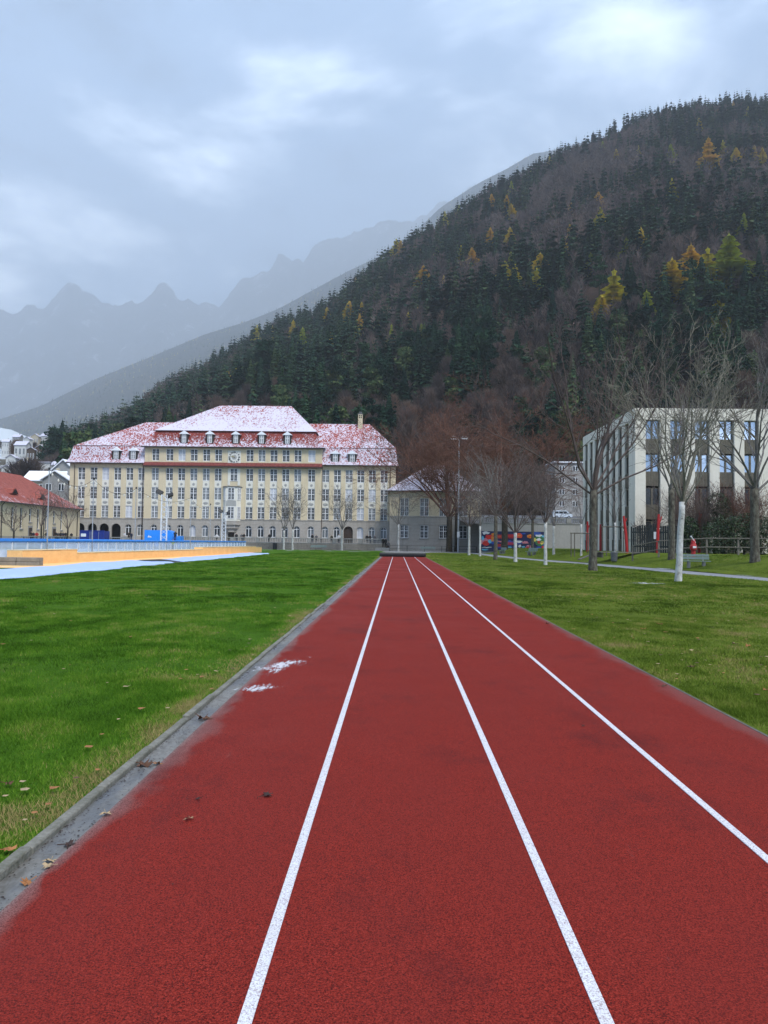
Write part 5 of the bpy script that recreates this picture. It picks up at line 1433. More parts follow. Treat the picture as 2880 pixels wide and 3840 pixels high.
# wood rail fence below the hedge and railing by the annex
def rail_fence(name, pts, h_, label, mat, n_rails=2, step=1.9, thick=.06):
    o = empty(name, pts[0], 0, label, 'fence'); base = Vector(pts[0]); P2 = [Vector(p_) - base for p_ in pts]
    posts = []
    for a, b in zip(P2[:-1], P2[1:]):
        L = (b - a).length; n_ = max(1, int(L / step))
        for i in range(n_): posts.append(a.lerp(b, i / n_))
    posts.append(P2[-1])
    for q_ in posts:
        q = MB(); q.bevbox(q_.x - thick, q_.x + thick, q_.y - thick, q_.y + thick, q_.z - .2, q_.z + h_, .012); q.build('post', MATS[mat], o)
    for k in range(n_rails):
        zz = h_ * (1 - .52 * k) - .02
        for a, b in zip(posts[:-1], posts[1:]):
            q = MB(); q.tube([(a.x, a.y - thick - .02, a.z + zz), (b.x, b.y - thick - .02, b.z + zz)], thick * .7, 5); q.build('rail', MATS[mat], o)
    return o
fp = [P(2372, 2000, 64), P(2470, 2000, 62), P(2650, 2000, 60), P(2890, 2000, 58), P(3200, 2000, 56)]
rail_fence('rail_fence', [(a.x, a.y, lawn_h(a.x, a.y)) for a in fp], 1.3, 'weathered wooden rail fence in front of the ivy hedge', 'wood_rail')
a_, c_ = P(1462, 2050, 138), P(1800, 2050, 132)
rail_fence('railing', [(a_.x, 138, .02), (c_.x, 138, .02)], 1.05, 'low black railing in front of the annex', 'dark_metal', 2, 2.6, .045)
a_, c_ = P(1800, 2050, 118), P(2050, 2050, 112)
rail_fence('railing', [(a_.x, 118, lawn_h(a_.x, 118)), (c_.x, 112, lawn_h(c_.x, 112))], 1.0, 'low dark railing in front of the mural', 'dark_metal', 2, 2.6, .045)

# playground: red posts, deck, board fence
M('post_red', (.38, .016, .016), .5, .12, 3); M('board_dark', (.022, .03, .032), .8, .3, 3, .3)
for (px, yt, Y, lean, lab) in ((2203, 1955, 80, .0, 'red playground post left of the thick brown trunk'), (2252, 1966, 84, .0, 'red playground post right of the thick brown trunk'), (2349, 1935, 70, -.25, 'slanting red playground post beside the staked young tree'), (2466, 1928, 66, .1, 'red post with a forked top behind the rail fence'), (2622, 1915, 72, 0, 'dull red post half hidden in the brown bushes')):
    bx_ = P(px, 2060, Y).x; zb = lawn_h(bx_, Y); zt = P(px, yt, Y).z
    o = empty('playground_post', (bx_, Y, zb), 0, lab, 'post', 'red playground posts')
    q = MB(); q.tube([(-lean * .3, 0, -.1), (lean * .2, 0, (zt - zb) * .5), (lean, 0, zt - zb)], [.13, .14, .10], 8); q.build('shaft', MATS['post_red'], o)
    q = MB(); q.tube([(lean + .02, .05, zt - zb - .9), (lean + .3, .1, zt - zb - .2)], [.06, .05], 6); q.build('spur', MATS['post_red'], o)
    q = MB(); q.tube([(lean * .6 - .17, 0, (zt - zb) * .62), (lean * .6 + .17, 0, (zt - zb) * .62)], .03, 6); q.build('bolt', MATS['galvanised'], o)
dk = P(2330, 2080, 68); zb = lawn_h(dk.x, 68)
o = empty('play_deck', (dk.x, 68, zb), R(8), 'low wooden play deck with a slanting plank behind the bin', 'deck')
for k in range(7):
    q = MB(); q.box(-2.2 + k * .6, -1.63 + k * .6, -.8, .8, .42, .48); q.build('plank', MATS['wood_rail'], o)
for s in (-2.0, 1.9):
    q = MB(); q.box(s - .06, s + .06, -.7, .7, 0, .419); q.build('support', MATS['wood_grey'], o)
q = MB(); q.prism([(-3.9, -.3, -.25), (-3.9, .3, -.25), (-3.9, .3, -.19), (-3.9, -.3, -.19)], (1.7, 0, .68)); q.build('slanting_plank', MATS['wood_grey'], o)
bfa, bfb = P(2365, 2000, 71), P(2600, 2000, 69)
o = empty('board_fence', (bfa.x, 71, lawn_h(bfa.x, 71)), math.atan2(-2, bfb.x - bfa.x), 'tall dark board fence and gate at the corner of the concrete block', 'fence'); L = (bfb - bfa).length; rg = random.Random(3)
x = 0
while x < L:
    w_ = rg.uniform(.16, .24); q = MB(); q.box(x, x + w_ - .03, rg.uniform(-.02, .02), .05, 0, rg.uniform(2.25, 2.6)); q.build('board', MATS['board_dark'], o); x += w_
q = MB(); q.box(0, L, .051, .11, .5, .62); q.box(0, L, .051, .11, 1.8, 1.92); q.build('batten', MATS['board_dark'], o)
q = MB(); q.box(2.0, 2.32, -.05, -.035, 1.25, 1.9); q.build('notice', MATS['post_white'], o)
rp_ = P(2600, 2085, 57); zb = lawn_h(rp_.x, 57)
o = empty('hand_pump', (rp_.x, 57, zb), 0, 'small red pump with a pale slanting lever behind the bench', 'pump')
q = MB(); q.lathe([(.16, 0), (.15, .5), (.24, .55), (.25, .8), (.19, .95), (.14, 1.25), (.05, 1.33)], 12); q.build('body', MATS['post_red'], o)
q = MB(); q.tube([(.12, -.1, 1.05), (-.2, -.14, 1.5)], .035, 6); q.build('lever', MATS['post_white'], o)
q = MB(); q.lathe([(.07, 0), (.07, .1)], 8, 0, (-.22, -.14, 1.46)); q.build('lever_knob', MATS['post_white'], o)
q = MB(); q.box(-.12, .12, -.262, -.25, .66, .8); q.build('white_band', MATS['post_white'], o)

# van on the street above the wall
m, t, p = nodes('van_paint'); p.inputs['Base Color'].default_value = (.62, .68, .74, 1); p.inputs['Roughness'].default_value = .3; p.inputs['Coat Weight'].default_value = .5
t.links.new(ramp(t, noise(t, coords(t), 3, 3), [(.3, (.56, .62, .68)), (.7, (.66, .72, .78))]), p.inputs['Base Color'])
pv_ = P(2111, 1943, 170); vn = empty('van', (pv_.x, 170, pv_.z - .1), 0, 'pale blue-white van parked on the street above the wall', 'van')
prof = [(-2.1, .35), (1.95, .35), (2.1, .55), (2.08, .92), (1.55, 1.08), (.95, 1.72), (.6, 1.8), (-1.95, 1.8), (-2.1, 1.5)]
q = MB(); q.prism([(a, 0, b) for a, b in prof], (0, 1.75, 0)); q.build('body', MATS['van_paint'], vn)
for (x0_, x1_, z0, z1, sl) in ((-1.85, -.95, 1.1, 1.58, 0), (-.85, .05, 1.1, 1.58, 0), (.15, 1.2, 1.1, 1.58, .5)):
    q = MB(); q.poly([(x0_, -.012, z0), (x1_, -.012, z0), (x1_ - sl, -.012, z1), (x0_, -.012, z1)]); q.build('side_window', MATS['glass_dark'], vn)
for xx_ in (-1.35, 1.3):
    for yy_ in (-.03, 1.58):
        q = MB(); q.tube([(xx_, yy_, .32), (xx_, yy_ + .2, .32)], .33, 16); wo = q.build('wheel', MATS['tyre'], vn)
        q = MB(); q.tube([(xx_, yy_ - .012, .32), (xx_, yy_ - .002, .32)], .19, 12); q.build('hub', MATS['galvanised'], wo)
q = MB(); q.box(2.09, 2.12, .1, .45, .6, .8); q.build('headlight', MATS['bulb'], vn)

# ------------------------------------------------------------------ trees near the field
FINE = dict(levels=3, n=(6, 4, 3), lr=.5, rmin=.006)
DENSE = dict(levels=3, n=(9, 6, 4), lr=.46, ang=42, rmin=.011, jit=.16, up=.03)
def tree_at(px, py, top, trunk_top, r0, label, seed, name='young_tree', base=None, **k):
    b = Vector(base) if base else GL(px, py)
    H = P(px, top, b.y).z - b.z; fk = P(px, trunk_top, b.y).z - b.z
    return bare_tree(name, b, H, fk, r0, label, seed, **k)
tree_at(2545, 2181, 1330, 1882, .145, 'bare tree with a thick limewashed trunk, nearest on the right lawn', 31, 'lime_tree', bark='bark_limewash', twig='twig_green', nmain=9, spread=31, lean=(.18, 0), par=dict(FINE, n=(5, 4, 3), up=.08, jit=.24, ang=36, rmin=.010))
tree_at(2224, 2141, 1300, 1837, .24, 'large bare tree with thick brown trunk between path and track', 32, 'lime_tree', bark='bark_moss', twig='twig_brown', nmain=8, spread=44, par=dict(FINE, n=(9, 6, 4), up=.12, lr=.42, jit=.25))
tree_at(2831, 2107, 1370, 1830, .27, 'bare brown-trunked tree at the right edge behind the path', 33, 'lime_tree', bark='bark_moss', twig='twig_grey', nmain=7, spread=42, par=FINE)
tree_at(2519, 2097, 1500, 1830, .25, 'bare brown-trunked tree just left behind the thick limewashed trunk', 34, 'lime_tree', bark='bark_moss', twig='twig_grey', nmain=6, spread=28, par=FINE)
tree_at(2045, 2119, 1755, 1960, .13, 'bare young tree with a pale grey trunk right of the mural', 35, bark='bark_limewash', twig='twig_brown', nmain=7, spread=30, par=FINE)
tree_at(1932, 2107, 1750, 1998, .15, 'bare young tree with a bright white trunk in front of the mural', 36, bark='bark_limewash', twig='twig_brown', nmain=9, spread=42, par=DENSE)
tree_at(1858, 2099, 1715, 1930, .19, 'bare tree with a grey-brown trunk left of the bright white one', 37, bark='bark_moss', twig='twig_grey', nmain=8, spread=36, par=FINE)
tree_at(1800, 2086, 1790, 1972, .13, 'slim white-trunked young tree at the left end of the mural', 38, bark='bark_limewash', twig='twig_grey', nmain=6, spread=26, par=FINE)
tree_at(1759, 2082, 1840, 1972, .16, 'white-trunked young tree just right of the floodlight mast', 39, bark='bark_limewash', twig='twig_brown', nmain=8, spread=44, par=DENSE)
tree_at(1997, 2062, 1770, 1950, .2, 'brown-trunked bare tree directly in front of the mural', 40, bark='bark_moss', twig='twig_brown', nmain=8, spread=38, par=DENSE, base=(P(1997, 2060, 105).x, 105, .8))
tree_at(2077, 2079, 1840, 1972, .14, 'white-trunked young tree right beyond the mural', 41, bark='bark_limewash', twig='twig_grey', nmain=5, spread=24, par=FINE)
tree_at(2180, 2084, 1830, 1965, .10, 'thin staked white-trunked sapling left of the red posts', 42, bark='bark_limewash', twig='twig_grey', nmain=4, spread=22, par=dict(FINE, n=(4, 3, 2)))
tree_at(2307, 2078, 1790, 1960, .10, 'thin staked white-trunked sapling in front of the concrete block', 43, bark='bark_limewash', twig='twig_grey', nmain=4, spread=24, par=dict(FINE, n=(4, 3, 2)))
def stakes(px, py, label, w_, h_):
    b = GL(px, py); o = empty('tree_stakes', b, R(5), label, 'tree stakes')
    for (a, c) in ((-w_, -.5), (w_, -.5), (-w_, .6), (w_, .6)):
        q = MB(); q.tube([(a, c, -.1), (a, c, h_)], .05, 6); q.build('stake', MATS['wood_grey'], o)
    for c in (-.5, .6):
        q = MB(); q.tube([(-w_ - .1, c, h_ - .05), (w_ + .1, c, h_ - .05)], .05, 6); q.build('crossbar', MATS['wood_grey'], o)
stakes(2180, 2084, 'wooden stakes around the sapling left of the red posts', .85, 2.3)
stakes(2307, 2080, 'wooden stakes around the sapling in front of the concrete block', 1.0, 2.6)
BIG = dict(levels=3, n=(13, 8, 6), lr=.42, ang=46, rmin=.016, jit=.17, up=.02, rr=.5)
bT = P(1684, 2064, 142)
bare_tree('linden_tree', (bT.x, 142, 0), P(1684, 1545, 142).z, 6.5, .55, 'huge reddish-brown bare linden with dark trunk beside the annex', 51, bark='bark_dark', twig='twig_red', nmain=11, spread=40, par=BIG)
bT = P(1712, 2064, 145)
bare_tree('linden_tree', (bT.x, 145, 0), P(1712, 1600, 145).z, 8.5, .42, 'second dark linden trunk close behind the floodlight mast', 52, bark='bark_dark', twig='twig_red', nmain=9, spread=36, par=BIG)
bT = P(1892, 2057, 121)
bare_tree('linden_tree', (bT.x, 121, .7), P(1892, 1565, 121).z - .7, 6.0, .5, 'big reddish-brown bare linden rising in front of the mural', 53, bark='bark_dark', twig='twig_red', nmain=11, spread=42, par=BIG)
for k, (px, Y, top, fk, lab, nm) in enumerate(((1064, 141, 1860, 1990, 'left of the twin small bare trees in front of the school', 5), (1097, 141, 1850, 1985, 'right of the twin small bare trees in front of the school', 5), (1282, 141, 1850, 1985, 'round bare white-trunked tree in front of the right school wing', 8), (1494, 139, 1830, 1965, 'bare white-trunked tree in front of the annex corner', 7))):
    x_ = P(px, 2060, Y).x
    bare_tree('young_tree', (x_, Y, .02), P(px, top, Y).z, P(px, fk, Y).z, .17, lab, 60 + k, bark='bark_limewash', twig='twig_grey', nmain=nm, spread=36 if k > 1 else 24, par=dict(FINE, rmin=.014))
for k, (px, Y, top, fk, lab) in enumerate(((51, 117, 1905, 1995, 'dark bare tree in front of the left part of the hall'), (154, 126, 1862, 1975, 'slim bare tree in the middle of the hall front'), (253, 128, 1830, 1985, 'bare tree at the corner between hall and school'))):
    x_ = P(px, 2030, Y).x
    bare_tree('young_tree', (x_, Y, 0), P(px, top, Y).z, P(px, fk, Y).z, .15, lab, 70 + k, bark='bark_dark', twig='twig_brown', nmain=6, spread=30, par=dict(FINE, n=(5, 3, 3), rmin=.014))
# ivy hedge and brown bushes below the block
tint_mat('ivy_leaves', [(0, (.008, .018, .006)), (.6, (.022, .046, .014)), (1, (.075, .12, .035))], .6, .4)
def hedge(name, boxes, n_, label, seed, leaf=.14):
    r_ = np.random.RandomState(seed); V = []
    for (c, s, w_) in boxes:
        k = int(n_ * w_); d = r_.normal(size=(k, 3)); d /= np.linalg.norm(d, axis=1)[:, None]
        rad = r_.uniform(.55, 1.05, k) ** .6; c_ = np.array(c) + d * rad[:, None] * np.array(s) * (1 + .25 * (fbm(d[:, 0] * 3 + 5, d[:, 2] * 3 + 2)[:, None] - .4))
        for q_ in range(1):
            u = r_.normal(size=(k, 3)); u /= np.linalg.norm(u, axis=1)[:, None]; v_ = r_.normal(size=(k, 3)); v_ /= np.linalg.norm(v_, axis=1)[:, None]
            V.append(np.stack([c_ - u * leaf, c_ + u * leaf * .6 + v_ * leaf * .5, c_ + v_ * leaf], 1).reshape(-1, 3))
    V = np.vstack(V); T = np.arange(len(V)).reshape(-1, 3)
    ti = np.repeat(np.clip(r_.beta(2, 3, len(T)), 0, 1), 3)
    o = empty(name, boxes[0][0], 0, label, 'hedge'); c0_ = np.array(boxes[0][0])
    link('foliage', np_mesh('foliage', V - c0_, T, MATS['ivy_leaves'], ti), o)
    q = MB()
    for (c, s, w_) in boxes: q.tube([(c[0] - c0_[0], c[1] - c0_[1], -c0_[2]), (c[0] - c0_[0], c[1] - c0_[1], c[2] - c0_[2])], .12, 6)
    tag(q.build('stems', MATS['bark_dark'], o), kind='stuff')
def hp(px, py, Y): a = P(px, py, Y); return (a.x, a.y, a.z)
hedge('ivy_hedge', [(hp(2720, 2010, 64), (1.7, 1.2, 1.7), .3), (hp(2790, 2000, 64), (1.6, 1.2, 1.6), .3), (hp(2680, 2020, 65), (1.4, 1.0, 1.4), .2), (hp(2850, 2015, 64), (1.5, 1.2, 1.6), .3), (hp(2930, 2010, 63), (1.8, 1.2, 1.8), .3)], 5200, 'dark green ivy hedge behind the rail fence at the right', 1)
hedge('ivy_bush', [(hp(2585, 1990, 66), (.8, .7, 1.1), .3), (hp(2580, 2030, 66), (.9, .7, .8), .2)], 4000, 'small ivy-clad bush just right of the limewashed trunk', 2)
hedge('ivy_bush', [(hp(2690, 1890, 70), (1.1, .9, 1.0), .3), (hp(2705, 1930, 70), (1.0, .8, 1.2), .2)], 3000, 'dark ivy clump hanging higher among the brown bushes', 3)
BUSH = dict(levels=2, n=(9, 7), lr=.5, ang=34, rmin=.010, jit=.2, up=.04, t0=.15)
for k, (px, py, top, Y, lab) in enumerate(((2600, 2030, 1850, 70, 'tangled brown bush right behind the limewashed trunk'), (2680, 2030, 1830, 72, 'tall brown thicket behind the ivy hedge, left part'), (2760, 2030, 1830, 71, 'tall brown thicket behind the ivy hedge, middle part'), (2850, 2030, 1850, 70, 'tall brown thicket at the right edge behind the ivy'), (2420, 2030, 1940, 72, 'small thin brown bush in front of the block corner'))):
    b = hp(px, py, Y); zb = lawn_h(b[0], Y)
    bare_tree('bush', (b[0], Y, zb), P(px, top, Y).z - zb, .25, .09, lab, 80 + k, twig='twig_red' if k % 2 else 'twig_brown', nmain=17 if k < 4 else 8, spread=34, leader=False, par=BUSH)
# town trees and fir
rgT = random.Random(12)
pT = P(181, 1700, 520); z_ = float(town_z(pT.x, 520)); o = link('fir_tree', SPR[1], None, (pT.x, 520, z_), None, (17, 17, P(181, 1625, 520).z - z_)); tag(o, 'tall dark fir standing among the snowy town houses', 'tree')
for k, (px, py, top, Y, lab) in enumerate(((55, 1775, 1735, 310, 'wide bare tree at the foot of the town, left one'), (100, 1778, 1722, 300, 'wide bare tree in front of the cream gabled house'), (130, 1772, 1728, 320, 'bare tree between the cream gable and the flat-roofed house'), (215, 1690, 1650, 480, 'bare brown tree at the wood edge above town'), (235, 1700, 1655, 460, 'bare tree beside the wood edge, right of the town fir'), (60, 1690, 1650, 545, 'round dark tree between the upper town houses'))):
    pT = P(px, py, Y); z_ = float(town_z(pT.x, Y)); hT = P(px, top, Y).z - z_
    o = link('broadleaf_tree', BEE[k % 6], None, (pT.x, Y, z_), (0, 0, k), (hT * 1.5, hT * 1.5, hT * 1.05)); tag(o, lab, 'tree')

for k in range(26):
    Y = rgT.uniform(270, 640); px = rgT.uniform(5, 262); pT = P(px, 1700, Y); z_ = float(town_z(pT.x, Y)); hT = rgT.uniform(7, 13)
    fir = rgT.random() < .3
    o = link('town_tree', rgT.choice(SPR if fir else BEE), None, (pT.x, Y, z_), (0, 0, k), (hT * (1.2 if fir else 1.7),) * 2 + (hT,))
    tag(o, ('dark fir' if fir else 'round bare brown tree') + ' between the snowy houses of the town', 'tree', 'trees between the town houses')
# ------------------------------------------------------------------ people
def body_mesh(pose):
    J = {'pel': (0, 0, .95, .135), 'sp': (0, 0, 1.15, .13), 'ch': (0, .0, 1.36, .15), 'nk': (0, 0, 1.50, .06), 'hd': (0, -.02, 1.60, .095), 'ht': (0, -.01, 1.70, .08)}
    E = [('pel', 'sp'), ('sp', 'ch'), ('ch', 'nk'), ('nk', 'hd'), ('hd', 'ht')]
    for s, n in ((-1, 'l'), (1, 'r')):
        if pose == 'lean': arm = [(s * .20, 0, 1.41, .075), (s * .28, -.05, 1.15, .06), (s * .16, -.27, 1.08, .05), (s * .08, -.32, 1.09, .045)]
        elif pose == 'climb': arm = [(s * .20, 0, 1.41, .075), (s * .26, -.18, 1.25, .06), (s * .2, -.35, 1.4, .05), (s * .18, -.42, 1.46, .045)]
        else: arm = [(s * .20, 0, 1.41, .075), (s * .26, .02, 1.13, .06), (s * .24, -.07, .90, .05), (s * .23, -.09, .82, .045)]
        leg = [(s * .10, 0, .88, .10), (s * .11, -.02, .50, .075), (s * .115, .02, .09, .055), (s * .13, -.13, .04, .045)]
        if pose == 'walk': leg = [(s * .10, 0, .88, .10), (s * .11, -.12 * s - .04, .50, .075), (s * .115, -.22 * s + .05, .10, .055), (s * .12, -.22 * s - .1, .05, .045)]
        for k, (ch, par) in enumerate(((arm, 'ch'), (leg, 'pel'))):
            pv = par
            for i, j in enumerate(ch): J[n + str(k) + str(i)] = j; E.append((pv, n + str(k) + str(i))); pv = n + str(k) + str(i)
    names = list(J); me = bpy.data.meshes.new('body_cage')
    me.from_pydata([J[k][:3] for k in names], [(names.index(a), names.index(b)) for a, b in E], [])
    o = bpy.data.objects.new('body_cage', me); COL.objects.link(o)
    o.modifiers.new('skin', 'SKIN'); ss = o.modifiers.new('sub', 'SUBSURF'); ss.levels = 1
    for i, k in enumerate(names):
        v = me.skin_vertices[0].data[i]; r_ = J[k][3]; v.radius = (r_ * (1.35 if k in ('pel', 'sp', 'ch') else 1), r_ * (.85 if k in ('pel', 'sp', 'ch') else 1)); v.use_root = (k == 'pel')
    dg = bpy.context.evaluated_depsgraph_get(); dg.update()
    nm = bpy.data.meshes.new_from_object(o.evaluated_get(dg)); bpy.data.objects.remove(o)
    for _ in range(5): nm.materials.append(None)
    for f in nm.polygons:
        c = f.center
        if c.z > 1.53: mi = 3 if (c.z > 1.665 or c.y > .03) else 0
        elif abs(c.x) > .19 and c.z < .86 and pose not in ('lean', 'climb') or (pose == 'lean' and c.y < -.27) or (pose == 'climb' and c.y < -.38): mi = 0
        elif c.z > .86: mi = 1
        elif c.z > .1: mi = 2
        else: mi = 4
        f.material_index = mi; f.use_smooth = True
    return nm
BODY = {k: body_mesh(k) for k in ('stand', 'lean', 'walk', 'climb')}
M('skin', (.42, .26, .19), .6, .08, 5); M('hair_dark', (.02, .014, .01), .6, .2, 9); M('cap_pale', (.6, .58, .55), .8, .1, 9)
for n_, c in (('black', (.012, .012, .014)), ('navy', (.015, .02, .04)), ('white', (.66, .66, .66)), ('red', (.42, .02, .02)), ('grey', (.10, .10, .105)), ('jeans', (.03, .05, .10)), ('hivis', (.45, .55, .08)), ('olive', (.05, .05, .03))): M('cloth_' + n_, c, .85, .2, 5)
rgP = random.Random(2)
def person(x, y, z, pose, jacket, trousers, label, rz=0.0, hair='hair_dark', h_=1.0):
    o = link('person', BODY[pose], None, (x, y, z), (0, 0, rz), (h_, h_, h_))
    for i, mm in enumerate(('skin', 'cloth_' + jacket, 'cloth_' + trousers, hair, 'cloth_black')):
        o.material_slots[i].link = 'OBJECT'; o.material_slots[i].material = MATS[mm]
    return tag(o, label, 'person', 'people on the terrace')
def z1(zx): return 240 + .434 * zx
def z2(zx): return 860 + .434 * zx
PPL = [(z1(525), 'white', 'person in a white hooded coat behind the balustrade beside two dark figures', 'lean'), (z1(560), 'black', 'dark-clad person next to the white-coated one at the balustrade', 'lean'), (z1(582), 'navy', 'second dark-clad person right of the white coat', 'stand'),
       (z1(1322), 'white', 'person in white leaning at the balustrade left of the shorter truss', 'lean'), (z1(1490), 'black', 'dark-clad person with a pale cap in front of the portal', 'stand'), (z1(1535), 'grey', 'dark figure right of the portal, left one of two', 'lean'), (z1(1556), 'black', 'dark figure right of the portal, right one of two', 'lean'),
       (z2(347), 'black', 'single person in black under the arched windows right of the portal', 'stand'), (z2(717), 'black', 'person in black beside the downpipe of the right wing', 'stand'), (z2(752), 'grey', 'person in grey and white next to the downpipe', 'lean'), (z2(885), 'olive', 'small crouched-looking figure behind the balustrade near the round tree', 'lean'), (z2(948), 'white', 'person in white behind the round bare tree', 'lean'),
       (z2(1190), 'black', 'person in black near the right end of the balustrade, left one', 'stand'), (z2(1216), 'black', 'person in black near the right end of the balustrade, middle one', 'lean'), (z2(1256), 'grey', 'person in grey at the right end of the balustrade', 'stand')]
for px, jk, lab, ps in PPL:
    Y = TY + .95; x_ = P(px, 2000, Y).x
    person(x_, Y, TERR, ps, jk, rgP.choice(['black', 'jeans', 'navy']), lab, rgP.uniform(-.5, .5), 'cap_pale' if 'cap' in lab else 'hair_dark', rgP.uniform(.95, 1.05))
for px, jk, lab in ((118, 'black', 'dark-clad person by the left hall door'), (126, 'navy', 'second dark-clad person by the left hall door'), (138, 'red', 'person in a bright red jacket in front of the hall'), (174, 'black', 'dark-clad person between the two hall doors'), (211, 'black', 'leftmost of the dark group by the right hall door'), (219, 'grey', 'second of the dark group by the right hall door'), (228, 'black', 'third of the dark group by the right hall door'), (237, 'navy', 'fourth of the dark group by the right hall door'), (246, 'black', 'rightmost of the dark group by the right hall door'), (268, 'black', 'dark-clad person at the corner of hall and school')):
    Y = 131.5; x_ = P(px, 2000, Y).x
    person(x_, Y, TERR - .25, rgP.choice(['stand', 'lean']), jk, 'black', lab, rgP.uniform(-.6, .6), h_=rgP.uniform(.95, 1.05))
for k, (px, Y, jk, lab) in enumerate(((1437, 143, 'black', 'tall dark figure at the steps between school and annex, left one'), (1446, 142.5, 'black', 'dark figure at the steps between school and annex, middle one'), (1456, 143.5, 'grey', 'figure with a pale sleeve at the steps by the annex'))):
    person(P(px, 2050, Y).x, Y, .02 + (.6 if k < 2 else 0), 'stand', jk, 'black', lab, rgP.uniform(-.8, .8), h_=1.05)
st = empty('steps', (P(1440, 2050, 143).x, 141.6, 0), 0, 'short flight of stone steps at the end of the balustrade', 'steps')
for k in range(4):
    q = MB(); q.box(-1.6, 1.2, k * .35, 3.6, k * .151, (k + 1) * .15); q.build('step', MATS['concrete'], st)
xw = P(655, 2000, 124.6).x
person(xw, 124.9, 1.28, 'climb', 'black', 'navy', 'person in dark clothes standing high at the back of the blue machine', R(180), h_=1.02)
pl = empty('step_platform', (xw, 124.9, 0), 0, 'small work platform behind the blue machine', 'platform')
q = MB(); q.box(-.4, .4, -.4, .4, 1.2, 1.27); q.build('tread', MATS['galvanised'], pl)
for a in (-.34, .34):
    for b in (-.34, .34): q = MB(); q.tube([(a, b, 0), (a, b, 1.2)], .03, 6); q.build('leg', MATS['galvanised'], pl)
person(P(648, 2040, 122.0).x, 122.0, .06, 'lean', 'hivis', 'jeans', 'worker in a yellow-green vest on the ice below the climbing person', R(150), h_=.95)

# ------------------------------------------------------------------ grass blades, leaves, snow, grit
tint_mat('grass_blades', [(0, (.019, .055, .004)), (.4, (.055, .140, .009)), (.75, (.105, .205, .017)), (.93, (.19, .24, .04)), (1, (.28, .22, .09))], .8, .06)
rsG = np.random.RandomState(77); GV, GT = [], []
def blades(n_, y0, y1, side, hgt, wid, t0, lim):
    y = rsG.uniform(y0, y1, n_ * 3); 
    if side < 0: x = rsG.uniform(max(-15.2, -.53 * y1 - .2), X_KERB0 - .005, n_ * 3); k = x > -.53 * y - .3
    else: x = rsG.uniform(X_TR + .05, .50 * y1 + .3, n_ * 3); k = (x < .50 * y + .3) & (x < lim) & (np.abs(x - np.interp(y, [a_ for a_, b_ in XP], [b_ for a_, b_ in XP])) > 1.26)
    x, y = x[k], y[k]
    f = fbm(x * .9 + 3, y * .9 + 8, 3); keep = rsG.rand(len(x)) < .15 + 2.2 * (f - .25); x, y, f = x[keep][:n_], y[keep][:n_], f[keep][:n_]
    m_ = len(x); z = np.array([lawn_h(a, b) for a, b in zip(x, y)]) + .008
    h_ = hgt * rsG.uniform(.45, 1.25, m_) * (.7 + .7 * f); a = rsG.uniform(0, 6.28, m_); w_ = wid * rsG.uniform(.6, 1.3, m_); ln = h_ * rsG.uniform(.2, 1.1, m_); b = rsG.uniform(0, 6.28, m_)
    A = np.stack([x - np.cos(a) * w_, y - np.sin(a) * w_, z], 1); B = np.stack([x + np.cos(a) * w_, y + np.sin(a) * w_, z], 1); C = np.stack([x + np.cos(b) * ln, y + np.sin(b) * ln, z + h_], 1)
    GV.append(np.stack([A, B, C], 1).reshape(-1, 3)); ti = np.clip(t0 + (fbm(x * .5 + 1, y * .32, 4) - .47) * 1.1 + (fbm(x * 2.6 + 4, y * 2.0 + 9, 3) - .44) * 1.3 + rsG.normal(0, .17, m_), 0, 1)
    if side < 0: ti = np.clip(ti + np.clip((x + 2.45) / .45, 0, 1) * np.clip(fbm(x * 2 + 9, y * .8, 3) * 3.2 - .9, 0, .8), 0, 1)
    GT.append(np.repeat(ti, 3))
tint_mat('grass_blades_olive', [(0, (.030, .058, .005)), (.4, (.084, .135, .013)), (.75, (.155, .21, .028)), (.93, (.23, .23, .055)), (1, (.30, .22, .10))], .8, .06)
for side, t0, mt_, lab in ((-1, .44, 'grass_blades', 'short green grass on the lawn left of the track'), (1, .46, 'grass_blades_olive', 'short olive grass on the lawn right of the track')):
    lim = 24.0 if side > 0 else 16.0; GV.clear(); GT.clear()
    blades(80000, 3.4, 9, side, .034, .0022, t0, lim); blades(130000, 9, 18, side, .036, .004, t0, lim); blades(120000, 18, 34, side, .045, .007, t0, lim); blades(80000, 34, 60, side, .05, .012, t0, lim); blades(60000, 60, 118, side, .055, .022, t0, 20.0)
    gv = np.vstack(GV)
    tag(link('grass', np_mesh('grass', gv, np.arange(len(gv)).reshape(-1, 3), MATS[mt_], np.concatenate(GT))), lab, 'grass', kind='stuff')

M('leaf_orange', (.36, .15, .05), .8, .3, 30); M('leaf_brown', (.12, .055, .03), .85, .35, 30); M('leaf_pale', (.42, .30, .17), .8, .25, 30); M('leaf_dark', (.045, .022, .016), .8, .3, 30)
def leaf_mesh(seed, mat):
    r_ = random.Random(seed); q = MB(); n = 15; pts = []
    rad = [1, .45, .8, .4, .95, .42, .75, .5, .3, .5, .75, .42, .95, .4, .8]
    for i in range(n):
        a = 2 * math.pi * i / n + math.pi / 2; k = rad[i] * r_.uniform(.85, 1.15) * .075
        pts.append((k * math.cos(a), k * math.sin(a), r_.uniform(0, .03) * rad[i]))
    q.add([(0, 0, .006)] + pts, [(0, i + 1, (i + 1) % n + 1) for i in range(n)])
    q.tube([(0, -.02, .006), (.01, -.11, .012)], .0025, 4); return q.mesh('fallen_leaf', MATS[mat])
LM = [leaf_mesh(1, 'leaf_orange'), leaf_mesh(2, 'leaf_brown'), leaf_mesh(3, 'leaf_pale'), leaf_mesh(4, 'leaf_dark')]
Z = .663
